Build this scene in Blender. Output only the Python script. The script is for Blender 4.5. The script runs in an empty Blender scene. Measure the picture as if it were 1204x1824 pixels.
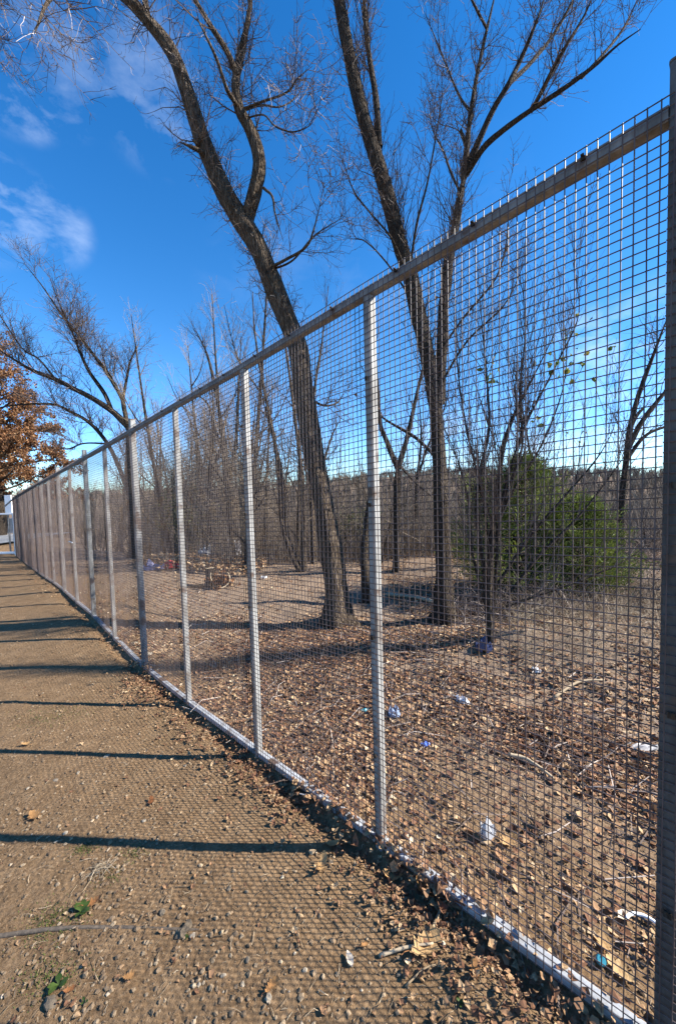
import bpy, math
import numpy as np
from mathutils import Vector, Matrix

rng = np.random.default_rng(11)
scene = bpy.context.scene
C = scene.collection
R = math.radians

# ------------------------------------------------------------------ camera, world, sun, exposure
F_PX = 690.0                       # focal length in pixels of the 1204 x 1824 photograph
CAM_Z = 1.63
_down = np.array([350.0, -13245.0, -F_PX]); _down /= np.linalg.norm(_down)
_up = -_down
_fw = np.array([0, 0, -1.0]); _Y = _fw - _up * (_fw @ _up); _Y /= np.linalg.norm(_Y)
_X = np.cross(_Y, _up)
CAMR = np.array([_X, _Y, _up])     # camera space -> world
cam_data = bpy.data.cameras.new('camera')
cam = bpy.data.objects.new('camera', cam_data); C.objects.link(cam)
cam_data.sensor_fit = 'VERTICAL'; cam_data.sensor_height = 24.0; cam_data.sensor_width = 24.0
cam_data.lens = F_PX / 1824.0 * 24.0
cam_data.clip_start = 0.02; cam_data.clip_end = 3000
m4 = Matrix.Identity(4)
for i in range(3):
    for j in range(3):
        m4[i][j] = CAMR[i][j]
m4[2][3] = CAM_Z
cam.matrix_world = m4
scene.camera = cam

SUN_EL = 36.0
SUN_DIR = Vector((math.cos(R(SUN_EL)) * math.cos(R(-3.2)), math.cos(R(SUN_EL)) * math.sin(R(-3.2)), math.sin(R(SUN_EL))))
world = bpy.data.worlds.new('World'); scene.world = world; world.use_nodes = True
wn, wl = world.node_tree.nodes, world.node_tree.links
wn.clear()
w_out = wn.new('ShaderNodeOutputWorld'); w_bg = wn.new('ShaderNodeBackground')
w_bg.inputs['Strength'].default_value = 0.085
sky = wn.new('ShaderNodeTexSky'); sky.sky_type = 'NISHITA'; sky.sun_disc = False
sky.sun_elevation = R(SUN_EL); sky.sun_rotation = R(93.2)
sky.altitude = 300; sky.air_density = 1.0; sky.dust_density = 0.0; sky.ozone_density = 3.0
hsv = wn.new('ShaderNodeHueSaturation'); hsv.inputs['Saturation'].default_value = 1.34; hsv.inputs['Hue'].default_value = 0.504; hsv.inputs['Value'].default_value = 1.12
wl.new(sky.outputs[0], hsv.inputs['Color'])
tc = wn.new('ShaderNodeTexCoord')

def dir_of(px, py):
    v = CAMR @ np.array([px - 602.0, -(py - 912.0), -F_PX]); return v / np.linalg.norm(v)

def wmath(op, a, b=None, clamp=False):
    n = wn.new('ShaderNodeMath'); n.operation = op; n.use_clamp = clamp
    for i, v in enumerate((a, b)):
        if v is None: continue
        if isinstance(v, (int, float)): n.inputs[i].default_value = v
        else: wl.new(v, n.inputs[i])
    return n.outputs[0]

wmap = wn.new('ShaderNodeMapping'); wmap.inputs['Scale'].default_value = (1.0, 1.0, 1.7)
wl.new(tc.outputs['Generated'], wmap.inputs['Vector'])
wnoise = wn.new('ShaderNodeTexNoise'); wnoise.inputs['Scale'].default_value = 10.0; wnoise.inputs['Detail'].default_value = 9
wnoise.inputs['Roughness'].default_value = 0.58; wnoise.inputs['Distortion'].default_value = 0.25
wl.new(wmap.outputs[0], wnoise.inputs['Vector'])
wfac = None
for (px, py, rad, amt) in ((170, 45, 5, 0.20), (225, 115, 4.4, 0.22), (275, 190, 4.0, 0.26), (120, 5, 4.5, 0.16), (15, 155, 2.6, 0.45), (45, 180, 2.2, .45), (125, 185, 2, .22), (-50, 352, 4, .5), (0, 370, 3.4, .45), (50, 390, 3.0, .42), (100, 410, 2.6, .32),
                           (1130, 640, 5, 0.55), (1180, 810, 7, 0.9), (1000, 825, 6, 0.7), (800, 845, 7, .6), (1260, 600, 6, .5), (1040, 610, 3, .45)):
    d0 = dir_of(px, py)
    vm = wn.new('ShaderNodeVectorMath'); vm.operation = 'DOT_PRODUCT'
    nv = wn.new('ShaderNodeVectorMath'); nv.operation = 'NORMALIZE'
    wl.new(tc.outputs['Generated'], nv.inputs[0]); wl.new(nv.outputs[0], vm.inputs[0]); vm.inputs[1].default_value = tuple(d0)
    mr = wn.new('ShaderNodeMapRange'); mr.interpolation_type = 'SMOOTHERSTEP'
    mr.inputs['From Min'].default_value = math.cos(R(rad * 1.6)); mr.inputs['From Max'].default_value = 1.0
    mr.inputs['To Max'].default_value = amt
    wl.new(vm.outputs['Value'], mr.inputs['Value'])
    wfac = mr.outputs[0] if wfac is None else wmath('MAXIMUM', wfac, mr.outputs[0])
# a general thin scatter of wisps over the rest of the sky
wn2 = wn.new('ShaderNodeTexNoise'); wn2.inputs['Scale'].default_value = 1.6; wn2.inputs['Detail'].default_value = 3
wl.new(tc.outputs['Generated'], wn2.inputs['Vector'])
gen = wn.new('ShaderNodeMapRange'); gen.inputs['From Min'].default_value = 0.58; gen.inputs['From Max'].default_value = 0.8; gen.inputs['To Max'].default_value = 0.12
wl.new(wn2.outputs[0], gen.inputs['Value'])
wfac = wmath('MAXIMUM', wfac, gen.outputs[0])
nr = wn.new('ShaderNodeMapRange'); nr.inputs['From Min'].default_value = 0.45; nr.inputs['From Max'].default_value = 0.88
wl.new(wnoise.outputs[0], nr.inputs['Value'])
wfac = wmath('MULTIPLY', wfac, nr.outputs[0], True)
wmix = wn.new('ShaderNodeMix'); wmix.data_type = 'RGBA'
# keep the low sky pale blue instead of yellow
wsep = wn.new('ShaderNodeSeparateXYZ'); wl.new(tc.outputs['Generated'], wsep.inputs[0])
wlow = wn.new('ShaderNodeMapRange'); wlow.inputs['From Max'].default_value = 0.30; wl.new(wsep.outputs['Z'], wlow.inputs['Value'])
wtint = wn.new('ShaderNodeMix'); wtint.data_type = 'RGBA'; wtint.inputs['A'].default_value = (0.66, 0.92, 1.30, 1); wtint.inputs['B'].default_value = (1, 1, 1, 1)
wl.new(wlow.outputs[0], wtint.inputs['Factor'])
wmul = wn.new('ShaderNodeMix'); wmul.data_type = 'RGBA'; wmul.blend_type = 'MULTIPLY'; wmul.inputs['Factor'].default_value = 1.0
wl.new(hsv.outputs[0], wmul.inputs['A']); wl.new(wtint.outputs['Result'], wmul.inputs['B'])
wl.new(wfac, wmix.inputs['Factor']); wl.new(wmul.outputs['Result'], wmix.inputs['A'])
wmix.inputs['B'].default_value = (7.0, 7.6, 8.4, 1)
wl.new(wmix.outputs['Result'], w_bg.inputs['Color']); wl.new(w_bg.outputs[0], w_out.inputs[0])

sun_data = bpy.data.lights.new('sun', 'SUN'); sun_data.energy = 5.0; sun_data.angle = R(0.53); sun_data.color = (1.0, 0.95, 0.87)
sun = bpy.data.objects.new('sun', sun_data); C.objects.link(sun)
sun.rotation_euler = SUN_DIR.to_track_quat('Z', 'Y').to_euler(); sun.location = (8, 0, 9)
vs = scene.view_settings
vs.view_transform = 'Standard'; vs.look = 'None'; vs.exposure = 1.45; vs.gamma = 1.0; vs.use_curve_mapping = False
scene.cycles.max_bounces = 6; scene.cycles.diffuse_bounces = 3; scene.cycles.transparent_max_bounces = 8

# ------------------------------------------------------------------ helpers
def ray(px, py):
    return CAMR @ np.array([px - 602.0, -(py - 912.0), -F_PX])

def at(px, py, depth):
    """world point seen at photo pixel (px, py) at a depth measured along world Y"""
    v = ray(px, py); return np.array([0, 0, CAM_Z]) + v * (depth / v[1])

def link(name, mesh, mat=None, parent=None, **props):
    o = bpy.data.objects.new(name, mesh); C.objects.link(o)
    if mat is not None and mesh is not None and not mesh.materials: mesh.materials.append(mat)
    if parent is not None: o.parent = parent
    for k, v in props.items(): o[k] = v
    return o

def empty(name, loc, label, category, group=None):
    o = bpy.data.objects.new(name, None); C.objects.link(o); o.location = tuple(loc); o.empty_display_size = 0.1
    o['label'] = label; o['category'] = category
    if group: o['group'] = group
    return o

def mk(name, V, faces, smooth=False, tint=None):
    """mesh from numpy: V (n,3); faces: list of (f,k) int arrays"""
    me = bpy.data.meshes.new(name)
    V = np.asarray(V, np.float32).reshape(-1, 3)
    faces = [np.asarray(f, np.int32) for f in faces if len(f)]
    loops = np.concatenate([f.ravel() for f in faces]); sizes = np.concatenate([np.full(len(f), f.shape[1], np.int32) for f in faces])
    starts = np.concatenate([[0], np.cumsum(sizes)[:-1]]).astype(np.int32)
    me.vertices.add(len(V)); me.vertices.foreach_set('co', V.ravel())
    me.loops.add(len(loops)); me.loops.foreach_set('vertex_index', loops)
    me.polygons.add(len(sizes)); me.polygons.foreach_set('loop_start', starts)
    me.polygons.foreach_set('use_smooth', np.full(len(sizes), bool(smooth)))
    if tint is not None:
        a = me.attributes.new('tint', 'FLOAT', 'POINT'); a.data.foreach_set('value', np.asarray(tint, np.float32).ravel())
    me.update(calc_edges=True); me.validate()
    return me

class MB:
    """collects pieces, builds one mesh; vertices are world coordinates"""
    def __init__(s): s.V = []; s.Fs = {}; s.n = 0; s.T = []
    def add(s, V, faces, tint=0.5):
        V = np.asarray(V, float).reshape(-1, 3); s.V.append(V)
        s.T.append(np.broadcast_to(np.asarray(tint, float).ravel(), (len(V),)) if np.ndim(tint) == 0 else np.asarray(tint, float).ravel())
        for f in faces:
            f = np.asarray(f, int)
            if len(f): s.Fs.setdefault(f.shape[1], []).append(f + s.n)
        s.n += len(V)
    def build(s, name, mat, parent=None, origin=None, smooth=False, **props):
        V = np.concatenate(s.V); T = np.concatenate(s.T)
        off = np.zeros(3)
        if parent is not None:
            p = parent
            while p is not None: off = off + np.array(p.location); p = p.parent
        loc = np.zeros(3) if origin is None else np.asarray(origin, float)
        V = V - (loc if parent is None else off)
        me = mk(name, V, [np.concatenate(v) for v in s.Fs.values()], smooth, T)
        o = link(name, me, mat, parent, **props)
        if parent is None: o.location = tuple(loc)
        return o

def box_vf(c, ax, half):
    c = np.asarray(c, float); ax = np.asarray(ax, float)
    sg = np.array([[-1, -1, -1], [1, -1, -1], [1, 1, -1], [-1, 1, -1], [-1, -1, 1], [1, -1, 1], [1, 1, 1], [-1, 1, 1]], float)
    return c + (sg * np.asarray(half)) @ ax, [[(0, 3, 2, 1), (4, 5, 6, 7), (0, 1, 5, 4), (1, 2, 6, 5), (2, 3, 7, 6), (3, 0, 4, 7)]]

def sq_tube(p0, p1, u, v, wu, wv, r=0.14):
    """rounded square tube from p0 to p1; u, v unit cross axes, wu, wv full widths"""
    prof = []
    for (cx, cy, a0) in ((1, 1, 0), (-1, 1, 90), (-1, -1, 180), (1, -1, 270)):
        rr = r * min(wu, wv)
        for k in range(4):
            a = R(a0 + 30 * k); prof.append((cx * (wu / 2 - rr) + rr * math.cos(a), cy * (wv / 2 - rr) + rr * math.sin(a)))
    prof = np.array(prof); n = len(prof)
    ring = prof[:, :1] * np.asarray(u) + prof[:, 1:] * np.asarray(v)
    V = np.concatenate([np.asarray(p0) + ring, np.asarray(p1) + ring])
    i = np.arange(n); j = (i + 1) % n
    return V, [np.stack([i, j, j + n, i + n], 1), [list(range(n))[::-1]], [list(range(n, 2 * n))]]

def tubes(P, Rd, sides, jitter=None):
    """P (N,k,3), Rd (N,k) -> verts, quads"""
    P = np.asarray(P, float); N, k, _ = P.shape
    T = np.gradient(P, axis=1); T /= np.linalg.norm(T, axis=2, keepdims=True) + 1e-9
    mean = P[:, -1] - P[:, 0]; mean = mean / (np.linalg.norm(mean, axis=1, keepdims=True) + 1e-9)
    ref = np.zeros((N, 3)); ref[np.arange(N), np.argmin(np.abs(mean), axis=1)] = 1
    U = np.cross(T, ref[:, None, :]); U /= np.linalg.norm(U, axis=2, keepdims=True) + 1e-9
    W = np.cross(T, U)
    a = np.linspace(0, 2 * np.pi, sides, endpoint=False)
    rr = np.asarray(Rd)[:, :, None] * np.ones(sides)
    if jitter is not None: rr = rr * jitter
    V = P[:, :, None, :] + rr[..., None] * (np.cos(a)[None, None, :, None] * U[:, :, None, :] + np.sin(a)[None, None, :, None] * W[:, :, None, :])
    idx = np.arange(N * k * sides).reshape(N, k, sides)
    nx = np.roll(idx, -1, axis=2)
    Q = np.stack([idx[:, :-1], nx[:, :-1], nx[:, 1:], idx[:, 1:]], -1).reshape(-1, 4)
    return V.reshape(-1, 3), [Q]

def resample(pts, k):
    """smooth (Catmull-Rom) resample of (m,c) control points to k points"""
    p = np.asarray(pts, float)
    p = np.concatenate([2 * p[:1] - p[1:2], p, 2 * p[-1:] - p[-2:-1]])
    m = len(p) - 3
    t = np.linspace(0, m - 1e-6, k); i = t.astype(int); f = (t - i)[:, None]
    a, b, c, d = p[i], p[i + 1], p[i + 2], p[i + 3]
    return 0.5 * ((2 * b) + (-a + c) * f + (2 * a - 5 * b + 4 * c - d) * f ** 2 + (-a + 3 * b - 3 * c + d) * f ** 3)

# value noise on numpy arrays (for terrain)
_tab = np.random.default_rng(5).random((256, 256))
def vnoise(x, y, s):
    x = np.asarray(x) * s; y = np.asarray(y) * s
    xi = np.floor(x).astype(int); yi = np.floor(y).astype(int); fx = x - xi; fy = y - yi
    fx = fx * fx * (3 - 2 * fx); fy = fy * fy * (3 - 2 * fy)
    g = lambda i, j: _tab[i % 256, j % 256]
    return (g(xi, yi) * (1 - fx) + g(xi + 1, yi) * fx) * (1 - fy) + (g(xi, yi + 1) * (1 - fx) + g(xi + 1, yi + 1) * fx) * fy - 0.5

def sstep(a, b, x):
    t = np.clip((np.asarray(x, float) - a) / (np.asarray(b) - a), 0, 1); return t * t * (3 - 2 * t)

# ------------------------------------------------------------------ materials
def mat_nodes(name):
    m = bpy.data.materials.new(name); m.use_nodes = True
    nt = m.node_tree; b = nt.nodes['Principled BSDF']
    return m, nt.nodes, nt.links, b

def ramp(nodes, stops):
    r = nodes.new('ShaderNodeValToRGB'); e = r.color_ramp.elements
    while len(e) > 1: e.remove(e[-1])
    e[0].position = stops[0][0]; e[0].color = (*stops[0][1], 1)
    for p, c in stops[1:]:
        x = e.new(p); x.color = (*c, 1)
    return r

def tint_mat(name, stops, rough=0.85, noise=0.0, nscale=30, bump=0.0, bscale=60, spec=0.25, trans=0.0, stretch=None):
    m, n, l, b = mat_nodes(name)
    at_ = n.new('ShaderNodeAttribute'); at_.attribute_name = 'tint'
    rp = ramp(n, stops); src = at_.outputs['Fac']
    tcn = n.new('ShaderNodeTexCoord'); vec = tcn.outputs['Object']
    if stretch:
        mp = n.new('ShaderNodeMapping'); mp.inputs['Scale'].default_value = stretch; l.new(vec, mp.inputs['Vector']); vec = mp.outputs[0]
    if noise:
        nz = n.new('ShaderNodeTexNoise'); nz.inputs['Scale'].default_value = nscale; nz.inputs['Detail'].default_value = 5
        l.new(vec, nz.inputs['Vector'])
        mm = n.new('ShaderNodeMath'); mm.operation = 'MULTIPLY_ADD'; mm.inputs[1].default_value = noise; l.new(nz.outputs[0], mm.inputs[0])
        ad = n.new('ShaderNodeMath'); ad.operation = 'ADD'; l.new(src, ad.inputs[0]); ad.inputs[1].default_value = -noise * 0.5
        l.new(ad.outputs[0], mm.inputs[2]); src = mm.outputs[0]
    l.new(src, rp.inputs[0]); l.new(rp.outputs[0], b.inputs['Base Color'])
    b.inputs['Roughness'].default_value = rough; b.inputs['Specular IOR Level'].default_value = spec
    if bump:
        nb = n.new('ShaderNodeTexNoise'); nb.inputs['Scale'].default_value = bscale; nb.inputs['Detail'].default_value = 6; l.new(vec, nb.inputs['Vector'])
        bp = n.new('ShaderNodeBump'); bp.inputs['Strength'].default_value = bump; bp.inputs['Distance'].default_value = 0.02
        l.new(nb.outputs[0], bp.inputs['Height']); l.new(bp.outputs[0], b.inputs['Normal'])
    if trans:
        tr = n.new('ShaderNodeBsdfTranslucent'); l.new(rp.outputs[0], tr.inputs[0])
        mx = n.new('ShaderNodeMixShader'); mx.inputs[0].default_value = trans
        out = n['Material Output']; l.new(b.outputs[0], mx.inputs[1]); l.new(tr.outputs[0], mx.inputs[2]); l.new(mx.outputs[0], out.inputs[0])
    return m

def bark_mat(name, dark, mid, light, vs=(9, 9, 1.6), bump=0.9):
    m, n, l, b = mat_nodes(name)
    tcn = n.new('ShaderNodeTexCoord'); mp = n.new('ShaderNodeMapping'); mp.inputs['Scale'].default_value = vs
    l.new(tcn.outputs['Object'], mp.inputs['Vector'])
    nz = n.new('ShaderNodeTexNoise'); nz.inputs['Scale'].default_value = 5; nz.inputs['Detail'].default_value = 8; nz.inputs['Roughness'].default_value = .65; nz.inputs['Distortion'].default_value = 0.5
    l.new(mp.outputs[0], nz.inputs['Vector'])
    vo = n.new('ShaderNodeTexVoronoi'); vo.feature = 'DISTANCE_TO_EDGE'; vo.inputs['Scale'].default_value = 4.5
    l.new(mp.outputs[0], vo.inputs['Vector'])
    rp = ramp(n, [(0.3, dark), (0.5, mid), (0.72, light)]); l.new(nz.outputs[0], rp.inputs[0])
    l.new(rp.outputs[0], b.inputs['Base Color'])
    ad = n.new('ShaderNodeMath'); ad.operation = 'ADD'
    sq = n.new('ShaderNodeMapRange'); sq.inputs['From Max'].default_value = 0.25; l.new(vo.outputs['Distance'], sq.inputs['Value'])
    l.new(sq.outputs[0], ad.inputs[0]); l.new(nz.outputs[0], ad.inputs[1])
    bp = n.new('ShaderNodeBump'); bp.inputs['Strength'].default_value = bump; bp.inputs['Distance'].default_value = 0.03
    l.new(ad.outputs[0], bp.inputs['Height']); l.new(bp.outputs[0], b.inputs['Normal'])
    b.inputs['Roughness'].default_value = 0.92; b.inputs['Specular IOR Level'].default_value = 0.15
    return m

def metal_mat(name, base, stain, rust_amt, rough=0.5, metallic=0.35):
    m, n, l, b = mat_nodes(name)
    tcn = n.new('ShaderNodeTexCoord')
    nz = n.new('ShaderNodeTexNoise'); nz.inputs['Scale'].default_value = 5; nz.inputs['Detail'].default_value = 8; nz.inputs['Roughness'].default_value = .7
    mp = n.new('ShaderNodeMapping'); mp.inputs['Scale'].default_value = (3, 3, 1); l.new(tcn.outputs['Object'], mp.inputs['Vector']); l.new(mp.outputs[0], nz.inputs['Vector'])
    rp = ramp(n, [(0.30, stain), (0.46, tuple(0.5 * a + 0.5 * c for a, c in zip(base, stain))), (0.56, base), (0.8, tuple(min(1, 1.12 * c) for c in base))])
    l.new(nz.outputs[0], rp.inputs[0])
    n2 = n.new('ShaderNodeTexNoise'); n2.inputs['Scale'].default_value = 9; n2.inputs['Detail'].default_value = 6
    l.new(tcn.outputs['Object'], n2.inputs['Vector'])
    r2 = ramp(n, [(0.62 - rust_amt, (0, 0, 0)), (0.70 - rust_amt * .6, (1, 1, 1))]); l.new(n2.outputs[0], r2.inputs[0])
    mx = n.new('ShaderNodeMix'); mx.data_type = 'RGBA'; l.new(r2.outputs[0], mx.inputs['Factor']); l.new(rp.outputs[0], mx.inputs['A'])
    mx.inputs['B'].default_value = (0.10, 0.065, 0.045, 1); l.new(mx.outputs['Result'], b.inputs['Base Color'])
    b.inputs['Metallic'].default_value = metallic; b.inputs['Roughness'].default_value = rough
    bp = n.new('ShaderNodeBump'); bp.inputs['Strength'].default_value = 0.15; bp.inputs['Distance'].default_value = 0.004
    l.new(n2.outputs[0], bp.inputs['Height']); l.new(bp.outputs[0], b.inputs['Normal'])
    return m

def plain(name, col, rough=0.7, var=0.25, scale=12, bump=0.2):
    m, n, l, b = mat_nodes(name)
    tcn = n.new('ShaderNodeTexCoord'); nz = n.new('ShaderNodeTexNoise'); nz.inputs['Scale'].default_value = scale; nz.inputs['Detail'].default_value = 6
    l.new(tcn.outputs['Object'], nz.inputs['Vector'])
    rp = ramp(n, [(0.3, tuple(c * (1 - var) for c in col)), (0.7, tuple(min(1, c * (1 + var)) for c in col))]); l.new(nz.outputs[0], rp.inputs[0])
    l.new(rp.outputs[0], b.inputs['Base Color']); b.inputs['Roughness'].default_value = rough
    bp = n.new('ShaderNodeBump'); bp.inputs['Strength'].default_value = bump; bp.inputs['Distance'].default_value = 0.01
    l.new(nz.outputs[0], bp.inputs['Height']); l.new(bp.outputs[0], b.inputs['Normal'])
    return m

M_POST = metal_mat('galvanised_post', (0.30, 0.297, 0.282), (0.125, 0.115, 0.10), 0.045, 0.6, 0.0)
M_RAIL = metal_mat('weathered_rail', (0.23, 0.232, 0.225), (0.10, 0.095, 0.085), 0.0, 0.65, 0.0)
M_POST0 = metal_mat('dark_post', (0.085, 0.083, 0.078), (0.03, 0.025, 0.02), 0.06, 0.65, 0.0)  # base darker than the other posts, with stain blotches over it
M_BRAIL = metal_mat('bottom_rail_metal', (0.40, 0.42, 0.445), (0.20, 0.19, 0.18), 0.08, 0.55, 0.0)
M_WIRE = metal_mat('wire', (0.105, 0.080, 0.075), (0.05, 0.034, 0.030), 0.08, 0.5, 0.0)
M_WIRE.node_tree.nodes['Principled BSDF'].inputs['Specular IOR Level'].default_value = 0.3
M_BARK = bark_mat('bark_grey_brown', (0.024, 0.017, 0.012), (0.095, 0.070, 0.049), (0.25, 0.195, 0.140))
M_BARK2 = bark_mat('bark_dark', (0.016, 0.012, 0.009), (0.062, 0.047, 0.035), (0.175, 0.137, 0.10), (14, 14, 2.5))
M_TWIG = tint_mat('twig', [(0, (0.035, 0.024, 0.019)), (0.55, (0.095, 0.068, 0.054)), (0.85, (0.18, 0.135, 0.11)), (1, (0.55, 0.47, 0.40))], 0.85)
M_FARTWIG = tint_mat('far_twig', [(0, (0.080, 0.060, 0.043)), (0.6, (0.185, 0.142, 0.102)), (1, (0.32, 0.255, 0.185))], 0.9)
M_LITTER = tint_mat('leaf_litter', [(0, (0.085, 0.040, 0.024)), (0.3, (0.20, 0.098, 0.052)), (0.6, (0.33, 0.195, 0.100)), (0.85, (0.46, 0.315, 0.175)), (1, (0.62, 0.49, 0.33))], 0.8, 0.2, 60, trans=0.12)
M_OAKLEAF = tint_mat('oak_leaf', [(0, (0.070, 0.032, 0.016)), (0.5, (0.20, 0.090, 0.038)), (0.85, (0.34, 0.17, 0.072)), (1, (0.44, 0.30, 0.165))], 0.7, trans=0.3)
M_GREENLEAF = tint_mat('green_leaf', [(0, (0.06, 0.10, 0.02)), (0.6, (0.16, 0.20, 0.04)), (1, (0.34, 0.28, 0.06))], 0.6, trans=0.3)
M_CEDAR = tint_mat('cedar_needles', [(0, (0.026, 0.040, 0.010)), (0.5, (0.095, 0.128, 0.022)), (1, (0.27, 0.29, 0.05))], 0.7, trans=0.15)
M_GRAVEL = tint_mat('gravel', [(0, (0.11, 0.070, 0.040)), (0.5, (0.22, 0.150, 0.088)), (0.85, (0.34, 0.25, 0.155)), (1, (0.55, 0.46, 0.34))], 0.9, 0.15, 80)
M_STRAW = tint_mat('straw', [(0, (0.13, 0.085, 0.05)), (0.5, (0.29, 0.21, 0.125)), (1, (0.52, 0.42, 0.29))], 0.8)
M_MOSS = tint_mat('moss', [(0, (0.045, 0.06, 0.015)), (1, (0.12, 0.14, 0.035))], 0.9)

# ------------------------------------------------------------------ fence line and terrain
D = 1.27
TH = R(44.5)
DV = np.array([-math.sin(TH), math.cos(TH), 0.0])     # along the fence, away from the camera
NV = np.array([math.cos(TH), math.sin(TH), 0.0])      # away from the camera, across the fence
ZV = np.array([0, 0, 1.0])
S = np.array([-0.70, 0.098, 0.877, 1.67, 2.50, 3.355, 4.161, 4.980, 5.782, 6.59, 7.371, 8.145, 8.90, 9.655, 10.37, 11.09, 11.80, 12.594]) * D
ZT = np.array([0.765, 0.726, 0.682, 0.632, 0.588, 0.543, 0.497, 0.456, 0.412, 0.373, 0.333, 0.298, 0.264, 0.226, 0.185, 0.145, 0.105, 0.061]) * D + CAM_Z
ZB = np.array([-1.16, -1.195, -1.235, -1.285, -1.335, -1.362, -1.325, -1.275, -1.278, -1.264, -1.270, -1.300, -1.315, -1.328, -1.34, -1.351, -1.36, -1.365]) * D + CAM_Z

def terrain(x, y, fine=True):
    x = np.asarray(x, float); y = np.asarray(y, float)
    s = x * DV[0] + y * DV[1]; q = x * NV[0] + y * NV[1] - D
    gs = np.interp(s, S, ZB) - 0.045
    w = 1 - sstep(0.0, np.where(q < 0, 1.1, 3.5), np.abs(q))
    base = gs * w + np.where(q < 0, np.interp(y, [1.7, 2.4, 3.2, 4.0, 6.0, 12.0], [.015, -.02, -.09, -.13, -.10, -.15]), -0.09) * (1 - w)
    base = base - 0.012 * sstep(0, .25, -q) - .034 * np.exp(-((q + .055) / .05) ** 2)
    # ground beyond the fence falls away into a wooded valley, then wooded hills far off
    far = sstep(9.5, 34, y + 0.25 * np.maximum(x, 0)) * sstep(0.0, 4.0, q)
    base = base - 4.2 * far
    dist = np.hypot(x, y)
    base = base + sstep(60, 230, dist) * (8.2 + 4.2 * np.sin(x * 0.013 + 1) + 1.6 * np.sin(x * 0.031)) * sstep(0.0, 30.0, q + 10)
    # low bank at the right with brush
    base = base + 0.32 * np.exp(-(((x - 2.6) / 1.6) ** 2 + ((y - 3.9) / 0.8) ** 2)) + 0.1 * np.exp(-(((x - 0.6) / 1.6) ** 2 + ((y - 4.0) / 0.35) ** 2))
    u = vnoise(x, y, 0.45) * 0.12 * sstep(0.4, 2.5, q) + vnoise(x + 7, y, 1.3) * 0.07 * sstep(-.1, 1.0, q) + vnoise(x, y + 5, 3.3) * 0.04 * sstep(.2, 1.2, q) + vnoise(x, y + 3, 1.1) * 0.014
    if fine:
        nf_ = 1 - .5 * sstep(0, .15, -q)
        u = u + nf_ * ( vnoise(x, y, 5.0) * 0.016 + vnoise(x + 3, y, 13.0) * 0.011 + vnoise(x, y + 9, 29.0) * 0.011)
    return base + u

def zg(x, y): return float(terrain(np.array([x]), np.array([y]))[0])

def ghit(px, py):
    """where the line of sight through photo pixel (px, py) meets the ground"""
    v = ray(px, py); v = v / np.linalg.norm(v); t = 0.3
    prev = t
    while t < 200:
        p = np.array([0, 0, CAM_Z]) + v * t
        if p[2] < zg(p[0], p[1]):
            a, b = prev, t
            for _ in range(18):
                c = (a + b) / 2; p = np.array([0, 0, CAM_Z]) + v * c
                if p[2] < zg(p[0], p[1]): b = c
                else: a = c
            p = np.array([0, 0, CAM_Z]) + v * b; p[2] = zg(p[0], p[1]); return p
        prev = t; t += 0.03 + t * 0.01
    return np.array([0, 0, CAM_Z]) + v * 200

def graded(a, b, lo, hi, step, growth):
    core = np.arange(a, b + step, step)
    l = []; x = a; s_ = step
    while x > lo: s_ *= growth; x -= s_; l.append(x)
    r_ = []; x = core[-1]; s_ = step
    while x < hi: s_ *= growth; x += s_; r_.append(x)
    return np.concatenate([np.array(l[::-1]), core, np.array(r_)])
gx = graded(-3.2, 4.2, -420, 520, 0.024, 1.045)
gy = graded(0.4, 6.2, -40, 620, 0.024, 1.05)
GX, GY = np.meshgrid(gx, gy)
GZ = terrain(GX, GY)
nx_, ny_ = len(gx), len(gy)
ii = np.arange(nx_ * ny_).reshape(ny_, nx_)
quads = np.stack([ii[:-1, :-1], ii[:-1, 1:], ii[1:, 1:], ii[1:, :-1]], -1).reshape(-1, 4)

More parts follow.
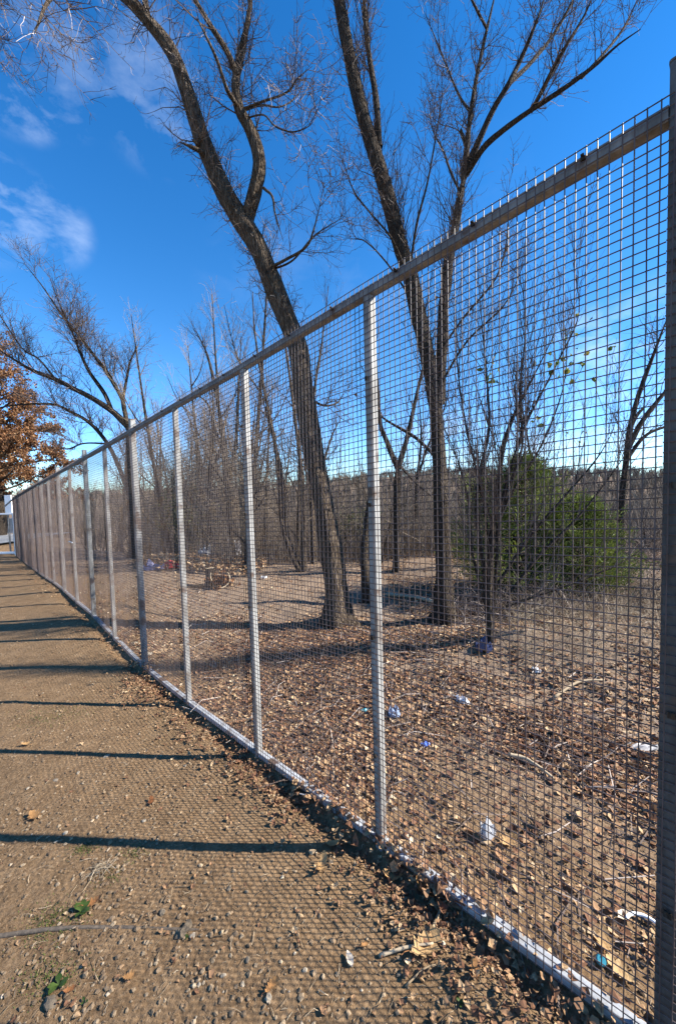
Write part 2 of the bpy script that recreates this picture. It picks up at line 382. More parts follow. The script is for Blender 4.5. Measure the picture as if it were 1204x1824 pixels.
def ground_material():
    m, n, l, b = mat_nodes('bare_dirt')
    tcn = n.new('ShaderNodeTexCoord')
    def nz(sc, det=6, ro=.6, dist=0.0):
        k = n.new('ShaderNodeTexNoise'); k.inputs['Scale'].default_value = sc; k.inputs['Detail'].default_value = det; k.inputs['Roughness'].default_value = ro; k.inputs['Distortion'].default_value = dist
        l.new(tcn.outputs['Object'], k.inputs['Vector']); return k.outputs[0]
    big = nz(0.9, 4); mid = nz(7, 8, .7); fin = nz(70, 6, .75)
    r1 = ramp(n, [(0.3, (0.090, 0.054, 0.027)), (0.5, (0.205, 0.127, 0.066)), (0.7, (0.305, 0.203, 0.114))]); l.new(mid, r1.inputs[0])
    r2 = ramp(n, [(0.28, (0.058, 0.035, 0.018)), (0.5, (0.195, 0.121, 0.063)), (0.68, (0.355, 0.243, 0.142))]); l.new(fin, r2.inputs[0])
    mx = n.new('ShaderNodeMix'); mx.data_type = 'RGBA'; mx.inputs['Factor'].default_value = 0.55; l.new(r1.outputs[0], mx.inputs['A']); l.new(r2.outputs[0], mx.inputs['B'])
    # olive algae tinge in patches
    r3 = ramp(n, [(0.55, (0, 0, 0)), (0.8, (0.22, 0.22, 0.22))]); l.new(big, r3.inputs[0])
    mo = n.new('ShaderNodeMix'); mo.data_type = 'RGBA'; l.new(r3.outputs[0], mo.inputs['Factor']); l.new(mx.outputs['Result'], mo.inputs['A']); mo.inputs['B'].default_value = (0.125, 0.105, 0.05, 1)
    # brown leaf mould beyond the fence (mask from the place, not the picture)
    sx = n.new('ShaderNodeSeparateXYZ'); l.new(tcn.outputs['Object'], sx.inputs[0])
    q = n.new('ShaderNodeVectorMath'); q.operation = 'DOT_PRODUCT'; l.new(tcn.outputs['Object'], q.inputs[0]); q.inputs[1].default_value = tuple(NV)
    ad = n.new('ShaderNodeMath'); ad.operation = 'MULTIPLY_ADD'; l.new(big, ad.inputs[0]); ad.inputs[1].default_value = 1.2; l.new(q.outputs['Value'], ad.inputs[2])
    mr = n.new('ShaderNodeMapRange'); mr.inputs['From Min'].default_value = D + 0.8; mr.inputs['From Max'].default_value = D + 1.8; l.new(ad.outputs[0], mr.inputs['Value'])
    r4 = ramp(n, [(0.3, (0.078, 0.052, 0.036)), (0.5, (0.19, 0.135, 0.092)), (0.7, (0.34, 0.255, 0.18))]); l.new(fin, r4.inputs[0])
    ml = n.new('ShaderNodeMix'); ml.data_type = 'RGBA'; l.new(mr.outputs[0], ml.inputs['Factor']); l.new(mo.outputs['Result'], ml.inputs['A']); l.new(r4.outputs[0], ml.inputs['B'])
    l.new(ml.outputs['Result'], b.inputs['Base Color'])
    b.inputs['Roughness'].default_value = 0.95; b.inputs['Specular IOR Level'].default_value = 0.1
    vo = n.new('ShaderNodeTexVoronoi'); vo.inputs['Scale'].default_value = 55; l.new(tcn.outputs['Object'], vo.inputs['Vector'])
    a2 = n.new('ShaderNodeMath'); a2.operation = 'MULTIPLY_ADD'; l.new(vo.outputs['Distance'], a2.inputs[0]); a2.inputs[1].default_value = -0.5; l.new(fin, a2.inputs[2])
    bp = n.new('ShaderNodeBump'); bp.inputs['Strength'].default_value = 0.7; bp.inputs['Distance'].default_value = 0.015; l.new(a2.outputs[0], bp.inputs['Height']); l.new(bp.outputs[0], b.inputs['Normal'])
    return m
ground = link('ground', mk('ground', np.stack([GX, GY, GZ], -1), [quads], True), ground_material(), None, kind='structure', label='bare dirt and leaf covered ground around the fence')

# ------------------------------------------------------------------ the fence
fence = empty('mesh_fence', DV * S[1] + NV * D + ZV * ZB[1], 'tall galvanised square mesh fence running away across the dirt', 'fence')
TALL = {1, 5, 7, 9, 11, 13, 15, 17}
PW = 0.039
def fp(s, q, z): return DV * s + NV * (D + q) + ZV * z
for k in range(len(S)):
    w = 0.052 if k in TALL else PW
    wob = (k * 0.37 % 1 - 0.5) * 0.004
    ztop = ZT[k] + 0.085 if k in TALL else ZT[k] - 0.045
    mb = MB()
    mb.add(*sq_tube(fp(S[k] - w / 2, 0.006 + w / 2 + wob, ZB[k] - 0.25), fp(S[k] - w / 2, 0.006 + w / 2, ztop), DV, NV, w, w))
    post = mb.build('post', M_POST0 if k < 2 else M_POST, fence)
    if 1 <= k <= 5:
        for t in (.16, .38, .62, .84):
            z = ZB[k] + t * (ZT[k] - ZB[k]); cb = MB(); cb.add(*sq_tube(fp(S[k] - w / 2, -0.0065, z - .008), fp(S[k] - w / 2, -0.0065, z + .008), DV, NV, .016, .006, .3)); cb.build('mesh_clip', M_BARK2, post)
    if k in TALL:
        cb = MB(); cb.add(*sq_tube(fp(S[k] - w / 2, 0.006 + w / 2, ztop + 0.0005), fp(S[k] - w / 2, 0.006 + w / 2, ztop + 0.006), DV, NV, w + 0.003, w + 0.003))
        cb.build('post_cap', M_POST0 if k < 2 else M_POST, post)
for k in range(len(S) - 1):
    wa = (0.052 if (k in TALL) else 0.0); wb = (0.052 if (k + 1) in TALL else 0.0)
    s0 = S[k] + 0.001 if k in TALL else S[k]; s1 = S[k + 1] - wb - 0.001 if wb else S[k + 1]
    lz = lambda s, A: np.interp(s, S, A)
    mb = MB(); mb.add(*sq_tube(fp(s0, 0.006 + 0.022, lz(s0, ZT) - 0.025), fp(s1, 0.006 + 0.022, lz(s1, ZT) - 0.025), NV, ZV, 0.040, 0.039))
    mb.build('top_rail', M_RAIL, fence)
    # bottom rail runs between the posts
    s0 = S[k] + 0.002; s1 = S[k + 1] - (0.052 if (k + 1) in TALL else PW) - 0.002
    mb = MB(); mb.add(*sq_tube(fp(s0, 0.006 + 0.022, lz(s0, ZB) - 0.030), fp(s1, 0.006 + 0.022, lz(s1, ZB) - 0.030), NV, ZV, 0.040, 0.034))
    mb.build('bottom_rail', M_BRAIL, fence)
    # welded wire mesh: vertical and horizontal wires, verticals in front
    L = S[k + 1] - S[k]; nv = int(round(L / 0.0258)); sides = 6 if k < 3 else 4
    ss = S[k] + (np.arange(nv) + 0.5) / nv * L
    zt = np.interp(ss, S, ZT) + 0.001; zb = np.interp(ss, S, ZB) - 0.03
    bow = 0.0022 * np.sin(np.arange(nv) * 1.7 + k)
    rk = np.random.default_rng(300 + k); Ab = -.002 - .011 * rk.random(); pk = .35 + .4 * rk.random()
    def bulge(t, u): return Ab * np.sin(np.pi * np.clip(t, 0, 1)) * np.sin(np.pi * np.clip(u, 0, 1) ** (np.log(.5) / np.log(pk)))
    us = np.array([0, .2, .4, .6, .8, 1.0]); js = rk.normal(size=(nv, 6)) * .0009
    P = np.stack([np.stack([fp(ss[i] + js[i, m] + (bow[i] if 0 < m < 5 else 0) * .6, -0.0042 + bulge((ss[i] - S[k]) / L, us[m]), zb[i] + us[m] * (zt[i] + .004 - zb[i])) for m in range(6)]) for i in range(nv)])
    mb = MB(); mb.add(*tubes(P, np.full(P.shape[:2], 0.00165), sides))
    Hh = min(ZT[k] - ZB[k], ZT[k + 1] - ZB[k + 1]); nh = int(round(Hh / 0.0255))
    fr = np.arange(nh + 1) / nh
    za = ZB[k] - 0.03 + fr * (ZT[k] - ZB[k] + 0.035); zc = ZB[k + 1] - 0.03 + fr * (ZT[k + 1] - ZB[k + 1] + 0.035)
    jz = rk.normal(size=(nh + 1, 6)) * .0009
    P = np.stack([np.stack([fp(S[k] + us[m] * L, -0.0014 + bulge(us[m], fr[i]), za[i] + us[m] * (zc[i] - za[i]) + (jz[i, m] if 0 < m < 5 else 0)) for m in range(6)]) for i in range(nh + 1)])
    mb.add(*tubes(P, np.full(P.shape[:2], 0.00165), sides))
    mb.build('wire_mesh', M_WIRE, fence, kind='stuff')
    # clips that tie the mesh to the top rail
    if k < 6:
        for t in (0.18, 0.5, 0.82):
            s = S[k] + t * L; z = np.interp(s, S, ZT)
            mb = MB(); mb.add(*sq_tube(fp(s - 0.006, -0.002, z - 0.022), fp(s + 0.006, -0.002, z - 0.022), NV, ZV, 0.008, 0.011, 0.3))
            mb.add(*sq_tube(fp(s - 0.004, -0.009, z - 0.016), fp(s + 0.004, -0.009, z - 0.016), NV, ZV, 0.005, 0.006, 0.3))
            mb.build('mesh_clip', M_BARK2, fence)
# lever latch on the far gate post
lz8 = ZB[8] + 0.95
mb = MB(); mb.add(*sq_tube(fp(S[8] - 0.24, -0.03, lz8), fp(S[8] + 0.02, -0.03, lz8), NV, ZV, 0.016, 0.016, 0.4))
mb.build('gate_latch', M_BRAIL, fence)

# ------------------------------------------------------------------ trees
def spawn(rg, P, Rd, N, length, k=5, t0=0.05, t1=1.0, spread=0.9, up=0.25, rfac=0.5, rmin=0.0012, wander=0.25, taper=0.25, lenpow=1.0, rmax=1.0, droop=0.0):
    """N side shoots growing from the polylines P (M,K,3); returns their polylines and radii"""
    M, K, _ = P.shape
    seg = np.linalg.norm(P[:, 1:] - P[:, :-1], axis=2).sum(1)
    pi = rg.choice(M, N, p=seg / seg.sum()); t = t0 + (t1 - t0) * rg.random(N)
    u = t * (K - 1); i = np.minimum(u.astype(int), K - 2); f = (u - i)[:, None]
    base = P[pi, i] * (1 - f) + P[pi, i + 1] * f
    tan = P[pi, i + 1] - P[pi, i]; tan /= np.linalg.norm(tan, axis=1, keepdims=True) + 1e-9
    r0 = Rd[pi, i] * (1 - f[:, 0]) + Rd[pi, i + 1] * f[:, 0]
    rd = rg.normal(size=(N, 3)); rd -= (rd * tan).sum(1, keepdims=True) * tan; rd /= np.linalg.norm(rd, axis=1, keepdims=True) + 1e-9
    d = tan * (1 - 0.5 * spread) + rd * spread + np.array([0, 0, up]); d /= np.linalg.norm(d, axis=1, keepdims=True)
    lo, hi = length
    ln = lo + (hi - lo) * rg.random(N) ** lenpow
    ln = ln * (1.0 - 0.45 * t)
    pts = [base]; dd = d
    for j in range(1, k):
        dd = dd + rg.normal(size=(N, 3)) * wander + np.array([0, 0, up * 0.35 - droop * j / k]); dd /= np.linalg.norm(dd, axis=1, keepdims=True)
        pts.append(pts[-1] + dd * (ln / (k - 1))[:, None])
    Pn = np.stack(pts, 1)
    rs = np.clip(np.minimum(r0 * rfac, ln * 0.014), rmin, rmax)
    tp = np.linspace(1, taper, k)[None, :]
    return Pn, np.maximum(rs[:, None] * tp, rmin * 0.6)

def limb_px(pts, depth, r0, r1, K=26, base_flare=0.0, z_ground=None):
    """limb through photo points given as (px, py) or (px, py, depth); radius in metres from r0 to r1"""
    W = []
    for i, p in enumerate(pts):
        dp = p[2] if len(p) > 2 else depth
        W.append(at(p[0], p[1], dp))
    P = resample(W, K)
    t = np.linspace(0, 1, K); rr = r0 + (r1 - r0) * t
    rr = rr * np.interp(t, [0, .7, 1], [1, 1, .4])
    if base_flare: rr = rr * (1 + base_flare * np.exp(-t * K / 2.0))
    return P, rr

def rough_tube(mb, P, rr, sides, rg, amp=0.07, roots=0):
    K = len(P)
    j = rg.normal(size=(K, sides)) * amp
    j = (j + np.roll(j, 1, 0) + np.roll(j, -1, 0)) / 1.7
    st = rg.normal(size=(1, sides)) * amp * 0.9
    low = np.interp(np.arange(K), np.linspace(0, K - 1, max(4, K // 4)), rg.normal(size=max(4, K // 4)) * amp * 0.7)[:, None]
    m = 1 + j + st + low
    if roots:
        h = np.maximum(P[:, 2] - P[0, 2] - .25, 0)[:, None]; th = np.linspace(0, 2 * np.pi, sides, endpoint=False)[None]
        m = m + np.exp(-h / .16) * (.12 + .55 * np.maximum(0, np.cos(roots * th + rg.random() * 6)) ** 2)
    mb.add(*tubes(P[None], rr[None], sides, m[None]))

def build_tree(name, label, limbs, base, rg, bark, twig_mat, levels, group=None, extra=None, category='tree'):
    """limbs: list of (P, r); first is the trunk; levels: list of spawn kwargs chained"""
    o = empty(name, base, label, category, group)
    for i, (P, rr) in enumerate(limbs):
        mb = MB()
        if i == 0:
            n0 = 6; f0 = np.linspace(0, 1, n0, endpoint=False)[:, None]
            P = np.concatenate([P[:1] - np.array([0, 0, 0.25]), P[:1] * (1 - f0) + P[1:2] * f0, P[1:]]); rr = np.concatenate([rr[:1] * 1.05, rr[0] * (1 - f0[:, 0]) + rr[1] * f0[:, 0], rr[1:]])
        big = rr[0] > 0.05
        rough_tube(mb, P, rr, 24 if big else 9, rg, 0.07 if big else 0.05, 5 if (i == 0 and big) else 0)
        mb.build('trunk' if i == 0 else 'limb', bark, o, smooth=True)
    K = 26
    P0 = np.stack([resample(p, K) for p, _ in limbs]); R0 = np.stack([np.interp(np.linspace(0, 1, K), np.linspace(0, 1, len(r)), r) for _, r in limbs])
    pools = {'limbs': (P0, R0)}
    mb = MB()
    for lv in levels:
        lv = dict(lv); src = lv.pop('src', 'limbs'); dst = lv.pop('dst', None); sides = lv.pop('sides', 3); tn = lv.pop('tint', (0.2, 0.8)); only = lv.pop('only', None)
        p, r = pools[src]
        if only is not None: p, r = p[only], r[only]
        P, Rr = spawn(rg, p, r, **lv)
        V, Fq = tubes(P, Rr, sides)
        tv = tn[0] + (tn[1] - tn[0]) * rg.random(len(P))
        mb.add(V, Fq, np.repeat(tv, P.shape[1] * sides))
        if dst: pools[dst] = (P, Rr)
    if levels: mb.build('twigs', twig_mat, o)
    if extra: extra(o, pools)
    return o, pools

def leaf_mesh_arrays(rg, pos, size, nrm_spread=1.0, flat=False, wide=0.42, curl=0.25):
    """folded leaf blades, 8 vertices each"""
    N = len(pos); L = np.asarray(size).reshape(N, 1, 1)
    a = np.array([[0, 0, 0], [.33, wide * .85, .10], [.33, 0, 0], [.33, -wide * .85, .10], [.68, wide * .8, .10], [.68, 0, 0.02], [.68, -wide * .8, .10], [1, 0, 0.0]], float)
    a = np.repeat(a[None], N, 0); a[:, :, 0] -= 0.5
    a[:, :, 1] *= (0.75 + 0.6 * rg.random(N))[:, None]
    a[:, :, 1] *= 1 + rg.normal(size=(N, 8)) * .28; a[:, :, 0] += rg.normal(size=(N, 8)) * .05
    cu = rg.normal(size=(N, 1)) * curl
    a[:, :, 2] += cu * (a[:, :, 0] * 2) ** 2 + rg.normal(size=(N, 8)) * 0.05 + np.abs(a[:, :, 1]) * rg.normal(size=(N, 1)) * curl * 1.4
    a = a * L
    yaw = rg.random(N) * 2 * np.pi
    if flat: tilt = rg.normal(size=N) * 0.20 * nrm_spread; roll = rg.normal(size=N) * 0.24 * nrm_spread
    else: tilt = (rg.random(N) - .5) * np.pi; roll = rg.random(N) * 2 * np.pi
    cy, sy, ct, st, cr, sr = np.cos(yaw), np.sin(yaw), np.cos(tilt), np.sin(tilt), np.cos(roll), np.sin(roll)
    x, y, z = a[..., 0], a[..., 1], a[..., 2]
    y, z = y * cr[:, None] - z * sr[:, None], y * sr[:, None] + z * cr[:, None]
    x, z = x * ct[:, None] + z * st[:, None], -x * st[:, None] + z * ct[:, None]
    x, y = x * cy[:, None] - y * sy[:, None], x * sy[:, None] + y * cy[:, None]
    V = np.stack([x, y, z], -1) + np.asarray(pos)[:, None, :]
    o = (np.arange(N) * 8)[:, None]
    tri = np.concatenate([o + np.array([[0, 2, 1]]), o + np.array([[0, 3, 2]]), o + np.array([[4, 5, 7]]), o + np.array([[5, 6, 7]])])
    qd = np.concatenate([o + np.array([[1, 2, 5, 4]]), o + np.array([[2, 3, 6, 5]])])
    return V.reshape(-1, 3), [tri, qd]

# --- tree A: the thick leaning tree
rgA = np.random.default_rng(21)
baseA = ghit(604, 1108); dA = baseA[1]
PA, rA = limb_px([(604, 1108), (600, 1050), (590, 980), (577, 900), (557, 800), (542, 700), (531, 620), (508, 560), (480, 490), (455, 430), (425, 385), (404, 350), (373, 280), (350, 215), (326, 140), (304, 88), (268, 42), (225, -6), (170, -60), (110, -100)], dA, 1, 1, 64)
sc = dA / F_PX
wA = np.interp(np.linspace(0, 1, 64), [0, .05, .1, .25, .4, .52, .6, .7, .8, .92, 1], np.array([25, 21, 19, 16.5, 15, 14.5, 14.5, 12.5, 10.5, 9, 6.5]) * sc)
limbsA = [(PA, wA)]
def LA(pts, a, b, K=26): limbsA.append(limb_px(pts, dA, a * sc * .85, b * sc * .8, K))
LA([(440, 392), (452, 350, dA - .05), (463, 295, dA - .1), (450, 240, dA - .1), (427, 195, dA - .1), (420, 150, dA - .1), (428, 105, dA), (438, 55, dA), (447, 0, dA), (452, -60, dA)], 12.5, 4.5, 40)
LA([(423, 135, dA - .1), (405, 92, dA - .2), (375, 45, dA - .3), (345, -5, dA - .3), (320, -50, dA - .3)], 6, 3.5)
LA([(428, 195, dA - .1), (405, 160, dA - .3), (388, 110, dA - .4), (370, 70, dA - .5), (350, 30, dA - .5)], 4.5, 2)
LA([(430, 195, dA - .1), (470, 180, dA - .3), (510, 165, dA - .5), (530, 140, dA - .6), (556, 118, dA - .6)], 2.4, .9)
LA([(432, 198, dA - .1), (465, 188, dA), (500, 190, dA + .1), (530, 170, dA + .2), (548, 130, dA + .2)], 2.2, .8)
LA([(440, 210, dA - .1), (470, 205, dA - .3), (490, 225, dA - .5), (520, 235, dA - .6), (550, 225, dA - .7), (566, 205, dA - .7)], 1.7, .7)
LA([(263, 30), (258, -10), (262, -60)], 6, 5)
LA([(372, 290), (360, 272, dA - .1), (342, 262, dA - .15), (320, 253, dA - .2)], 6.5, 2.2, 12)
LA([(358, 268), (350, 255, dA - .1), (342, 248, dA - .1)], 4.5, 2.5, 8)
LA([(470, 335, dA - .1), (485, 350, dA - .3), (490, 380, dA - .4), (505, 430, dA - .5)], 3, 1)
LA([(478, 478), (510, 462, dA - .3), (545, 440, dA - .6), (560, 405, dA - .7), (578, 330, dA - .8)], 3.2, 1)
LA([(478, 482), (520, 465, dA - .2), (560, 420, dA - .3), (615, 385, dA - .5)], 2.5, 0.9)
LA([(545, 705), (575, 722, dA + .1), (600, 718, dA + .2), (612, 700, dA + .2)], 3, 1.5, 12)
LA([(170, -55), (120, -30, dA - .4), (85, 5, dA - .8), (70, 40, dA - 1), (62, 60, dA - 1.1)], 4, 1.2)
LA([(110, -100), (40, -80, dA - .3), (-40, -20, dA - .6), (-70, 60, dA - .8)], 5, 1.5)
tree_lv = [
    dict(src='limbs', dst='a', N=230, length=(0.25, 1.1), k=7, t0=0.3, spread=0.85, up=0.2, rfac=0.4, wander=0.2, tint=(0.1, 0.7), rmax=0.010, rmin=.0034),
    dict(src='a', dst='b', N=1500, length=(0.12, 0.55), k=5, spread=0.8, up=0.1, rfac=0.6, wander=0.22, tint=(0.15, 0.8), rmin=.0026),
    dict(src='b', dst='c', N=4200, length=(0.05, 0.2), k=4, spread=0.85, up=0.05, rfac=0.7, wander=0.2, tint=(0.2, 0.85), rmin=0.0022),
    dict(src='a', N=420, length=(0.08, 0.35), k=4, spread=0.9, up=0.1, rfac=0.5, tint=(0.9, 1.0), rmin=.0026)]
build_tree('bare_tree', 'thick bare tree leaning over the top of the fence, forked high up', limbsA, baseA, rgA, M_BARK, M_TWIG, tree_lv)

# --- tree B: darker double-stemmed tree
rgB = np.random.default_rng(22)
baseB = ghit(789, 1106); dB = baseB[1]; sb = dB / F_PX
PB, rB = limb_px([(789, 1106), (791, 1060), (789, 1000), (785, 900), (780, 800), (774, 720), (764, 650), (745, 560), (728, 480), (711, 430), (690, 350), (669, 280), (645, 200), (628, 130), (615, 60), (604, 0), (592, -70)], dB, 1, 1, 56)
wB = np.interp(np.linspace(0, 1, 56), [0, .04, .1, .3, .5, .7, .85, 1], np.array([19, 15, 12.5, 12, 12, 11, 8.8, 7]) * sb)
limbsB = [(PB, wB)]
def LB(pts, a, b, K=26): limbsB.append(limb_px(pts, dB, a * sb * (.78 if a < 7.5 else .92), b * sb * .72, K))
LB([(780, 720), (786, 640), (789, 560), (795, 500), (801, 450), (812, 400), (821, 340), (828, 308)], 10, 8, 30)
LB([(826, 318), (832, 262), (836, 215), (846, 150), (858, 90), (872, 30), (886, -30)], 6.5, 3)
LB([(828, 308), (852, 252, dB - .1), (880, 192, dB - .2), (904, 152, dB - .3), (926, 108, dB - .3), (950, 52, dB - .4), (972, -10, dB - .4)], 7, 3.2)
LB([(905, 150, dB - .3), (945, 112, dB - .1), (985, 62, dB), (1018, 5, dB), (1040, -40, dB)], 4.5, 2.5)
LB([(829, 312), (860, 264, dB - .2), (890, 236, dB - .3), (932, 205, dB - .4), (976, 176, dB - .5), (1020, 146, dB - .6), (1062, 114, dB - .7), (1100, 80, dB - .8), (1140, 52, dB - .9)], 6.5, 2.2, 34)
LB([(944, 200, dB - .4), (966, 160, dB - .5), (986, 120, dB - .6), (1010, 78, dB - .7), (1040, 28, dB - .7), (1060, -20, dB - .8)], 4.5, 2.2)
LB([(1035, 138, dB - .6), (1075, 95, dB - .6), (1110, 50, dB - .5), (1135, 0, dB - .4)], 3, 1.5)
LB([(832, 262), (822, 238), (820, 230)], 4.5, 3.5, 8)
LB([(838, 200), (820, 175, dB + .2), (800, 130, dB + .3), (780, 80, dB + .4), (755, 20, dB + .5)], 3.2, 1.4)
LB([(866, 50), (850, 20, dB - .2), (830, -20, dB - .3)], 3, 2)
LB([(676, 262), (669, 175), (659, 112), (652, 60), (648, 0), (644, -50)], 7, 5)
LB([(820, 345), (800, 300, dB + .2), (790, 270, dB + .3), (770, 230, dB + .4), (765, 180, dB + .4)], 2.8, 1.2)
LB([(728, 490), (742, 400, dB - .3), (760, 330, dB - .4), (775, 250, dB - .5), (790, 150, dB - .6)], 3, 1)
LB([(735, 515), (700, 430, dB - .3), (660, 380, dB - .5), (630, 340, dB - .6), (610, 280, dB - .7)], 2.6, 1)
LB([(740, 545), (690, 470, dB + .2), (650, 430, dB + .3), (620, 425, dB + .3)], 2.4, .9)
LB([(782, 820), (740, 780, dB + .3), (690, 750, dB + .5), (672, 735, dB + .6)], 4.5, 2.5)
LB([(772, 640), (830, 560, dB - .2), (880, 500, dB - .3), (900, 440, dB - .3), (905, 380, dB - .3)], 3.2, 1)
LB([(776, 700), (830, 610, dB - .2), (900, 540, dB - .3), (940, 450, dB - .3)], 3, 1)
lvB = [
    dict(src='limbs', dst='s', N=130, only=[0, 1, 11], length=(0.5, 1.7), k=7, t0=0.28, spread=0.55, up=0.75, rfac=0.25, wander=0.14, tint=(0.15, 0.7), rmax=0.007, rmin=.0030),
    dict(src='limbs', dst='a', N=330, length=(0.2, 1.0), k=7, t0=0.25, spread=0.75, up=0.4, rfac=0.4, wander=0.18, tint=(0.15, 0.75), rmax=0.008, rmin=.003),
    dict(src='a', dst='b', N=1900, length=(0.1, 0.5), k=5, spread=0.75, up=0.25, rfac=0.6, wander=0.2, tint=(0.2, 0.8), rmin=.0024),
    dict(src='s', N=1100, length=(0.08, 0.42), k=4, spread=0.7, up=0.3, rfac=0.6, wander=0.2, tint=(0.2, 0.8), rmin=.0024),
    dict(src='b', N=4600, length=(0.05, 0.2), k=4, spread=0.8, up=0.1, rfac=0.7, tint=(0.3, 0.9), rmin=.0021),
    dict(src='a', N=420, length=(0.06, 0.3), k=4, spread=0.9, up=0.1, rfac=0.5, tint=(0.9, 1.0), rmin=.0026)]
def extraB(o, pools):
    P, _ = pools['a']; e = P[rgB.choice(len(P), 46), -1]; e = e[(e[:, 2] < 5.2)]
    if len(e):
        mb = MB(); V, Fs = leaf_mesh_arrays(rgB, e, 0.035 + 0.03 * rgB.random(len(e))); mb.add(V, Fs, np.repeat(rgB.random(len(e)) * .5, 8)); mb.build('withered_leaf', M_OAKLEAF, o, kind='stuff')
build_tree('bare_tree', 'dark bare tree with two stems and long boughs spreading over the bright sky', limbsB, baseB, rgB, M_BARK2, M_TWIG, lvB, extra=extraB)

# --- tree C: spreading tree behind the far posts
rgC = np.random.default_rng(23)
dC = 11.0; scC = dC / F_PX
baseC = at(240, 985, dC); baseC[2] = zg(baseC[0], baseC[1])
zc_px = [(240, 1000), (238, 930), (234, 860), (231, 800), (229, 760)]
limbsC = [limb_px(zc_px, dC, 9 * scC, 6.5 * scC, 20)]
limbsC[0][0][0] = baseC
def LC(pts, a, b, K=26): limbsC.append(limb_px(pts, dC, a * scC * .74, b * scC * .7, K))
LC([(229, 760), (199, 731), (166, 710), (133, 693), (100, 676), (60, 660), (20, 637), (-20, 610)], 7.5, 2.6)
LC([(229, 765), (222, 728), (218, 710), (203, 683), (186, 656), (166, 630), (143, 600), (110, 560), (78, 512), (45, 470)], 5.5, 1.6)
LC([(219, 713), (226, 676), (233, 643), (248, 612)], 3.5, 1.4)
LC([(200, 731), (186, 700), (160, 663), (143, 627), (133, 600), (108, 545), (88, 490)], 4.5, 1.4)
LC([(236, 893), (214, 835), (192, 790), (160, 753), (126, 733), (93, 720), (33, 721), (-20, 730)], 5, 2)
LC([(100, 676), (70, 640), (40, 620), (0, 560), (-20, 530)], 2.5, 1.2)
LC([(190, 790), (150, 790), (120, 800), (100, 790)], 2.2, 1)
lvC = [
    dict(src='limbs', dst='a', N=190, length=(0.4, 1.7), k=7, t0=0.25, spread=0.7, up=0.4, rfac=0.45, wander=0.18, tint=(0.2, 0.8), rmax=0.012, rmin=0.005),
    dict(src='a', dst='b', N=2600, length=(0.2, 1.0), k=5, spread=0.7, up=0.25, rfac=0.6, tint=(0.25, 0.85), rmin=0.0045),
    dict(src='b', N=3200, length=(0.1, 0.4), k=3, spread=0.8, up=0.1, rfac=0.7, tint=(0.3, 0.95), rmin=0.0034)]
build_tree('bare_tree', 'bare tree behind the far posts with long boughs arching left', limbsC, baseC, rgC, M_BARK2, M_TWIG, lvC)

# --- oak that still holds orange leaves, by the far gate
rgO = np.random.default_rng(24)
dO = 19.0; baseO = at(0, 950, dO); baseO[2] = zg(baseO[0], baseO[1])
def oakP(dx, z, dy=0): return baseO + np.array([dx, dy, z])
limbsO = [(resample([oakP(0, -0.1), oakP(.1, 1.5), oakP(0, 3), oakP(.15, 5.0), oakP(0, 7.4), oakP(.1, 9.8)], 26), np.linspace(.26, .04, 26))]
for i in range(36):
    z0 = 1.6 + 7.4 * (i / 36.0); a = i * 2.4 + rgO.normal() * .3; ln = (3.7 - 0.33 * (z0 - 1.6)) * (0.75 + 0.4 * rgO.random())
    c, s_ = math.cos(a), math.sin(a)
    limbsO.append((resample([oakP(0, z0), oakP(c * ln * .35, z0 + .35, s_ * ln * .35), oakP(c * ln * .7, z0 + .5 + .4 * rgO.random(), s_ * ln * .7), oakP(c * ln, z0 + 1.1 * rgO.random(), s_ * ln)], 26), np.linspace(.055, .011, 26)))
def extraO(o, pools):
    pos = []
    for key, n_, lo in (('a', 20000, .1), ('b', 52000, .1)):
        P, _ = pools[key]; i = rgO.choice(len(P), n_); t = (lo + (1 - lo) * rgO.random(n_)) * (P.shape[1] - 1); j = np.minimum(t.astype(int), P.shape[1] - 2); f = (t - j)[:, None]
        pos.append(P[i, j] * (1 - f) + P[i, j + 1] * f + rgO.normal(size=(n_, 3)) * 0.06)
    pos = np.concatenate(pos)
    keep = rgO.random(len(pos)) < 1.0 - 0.80 * sstep(5.2, 9.0, pos[:, 2] - baseO[2])
    pos = pos[keep]; N = len(pos)
    mb = MB(); V, Fs = leaf_mesh_arrays(rgO, pos, 0.055 + 0.06 * rgO.random(N), wide=.36)
    mb.add(V, Fs, np.repeat(rgO.random(N), 8)); mb.build('crown_leaves', M_OAKLEAF, o)
build_tree('oak_tree', 'oak still holding orange brown leaves beside the white gate', limbsO, baseO, rgO, M_BARK2, M_TWIG,
           [dict(src='limbs', dst='a', N=560, length=(0.4, 1.4), k=5, t0=.25, spread=.8, up=.25, rfac=.5, rmin=.005, tint=(.2, .6)),
            dict(src='a', dst='b', N=2600, length=(0.2, 0.7), k=4, spread=.8, up=.2, rfac=.6, rmin=.0045, tint=(.2, .7))], extra=extraO)

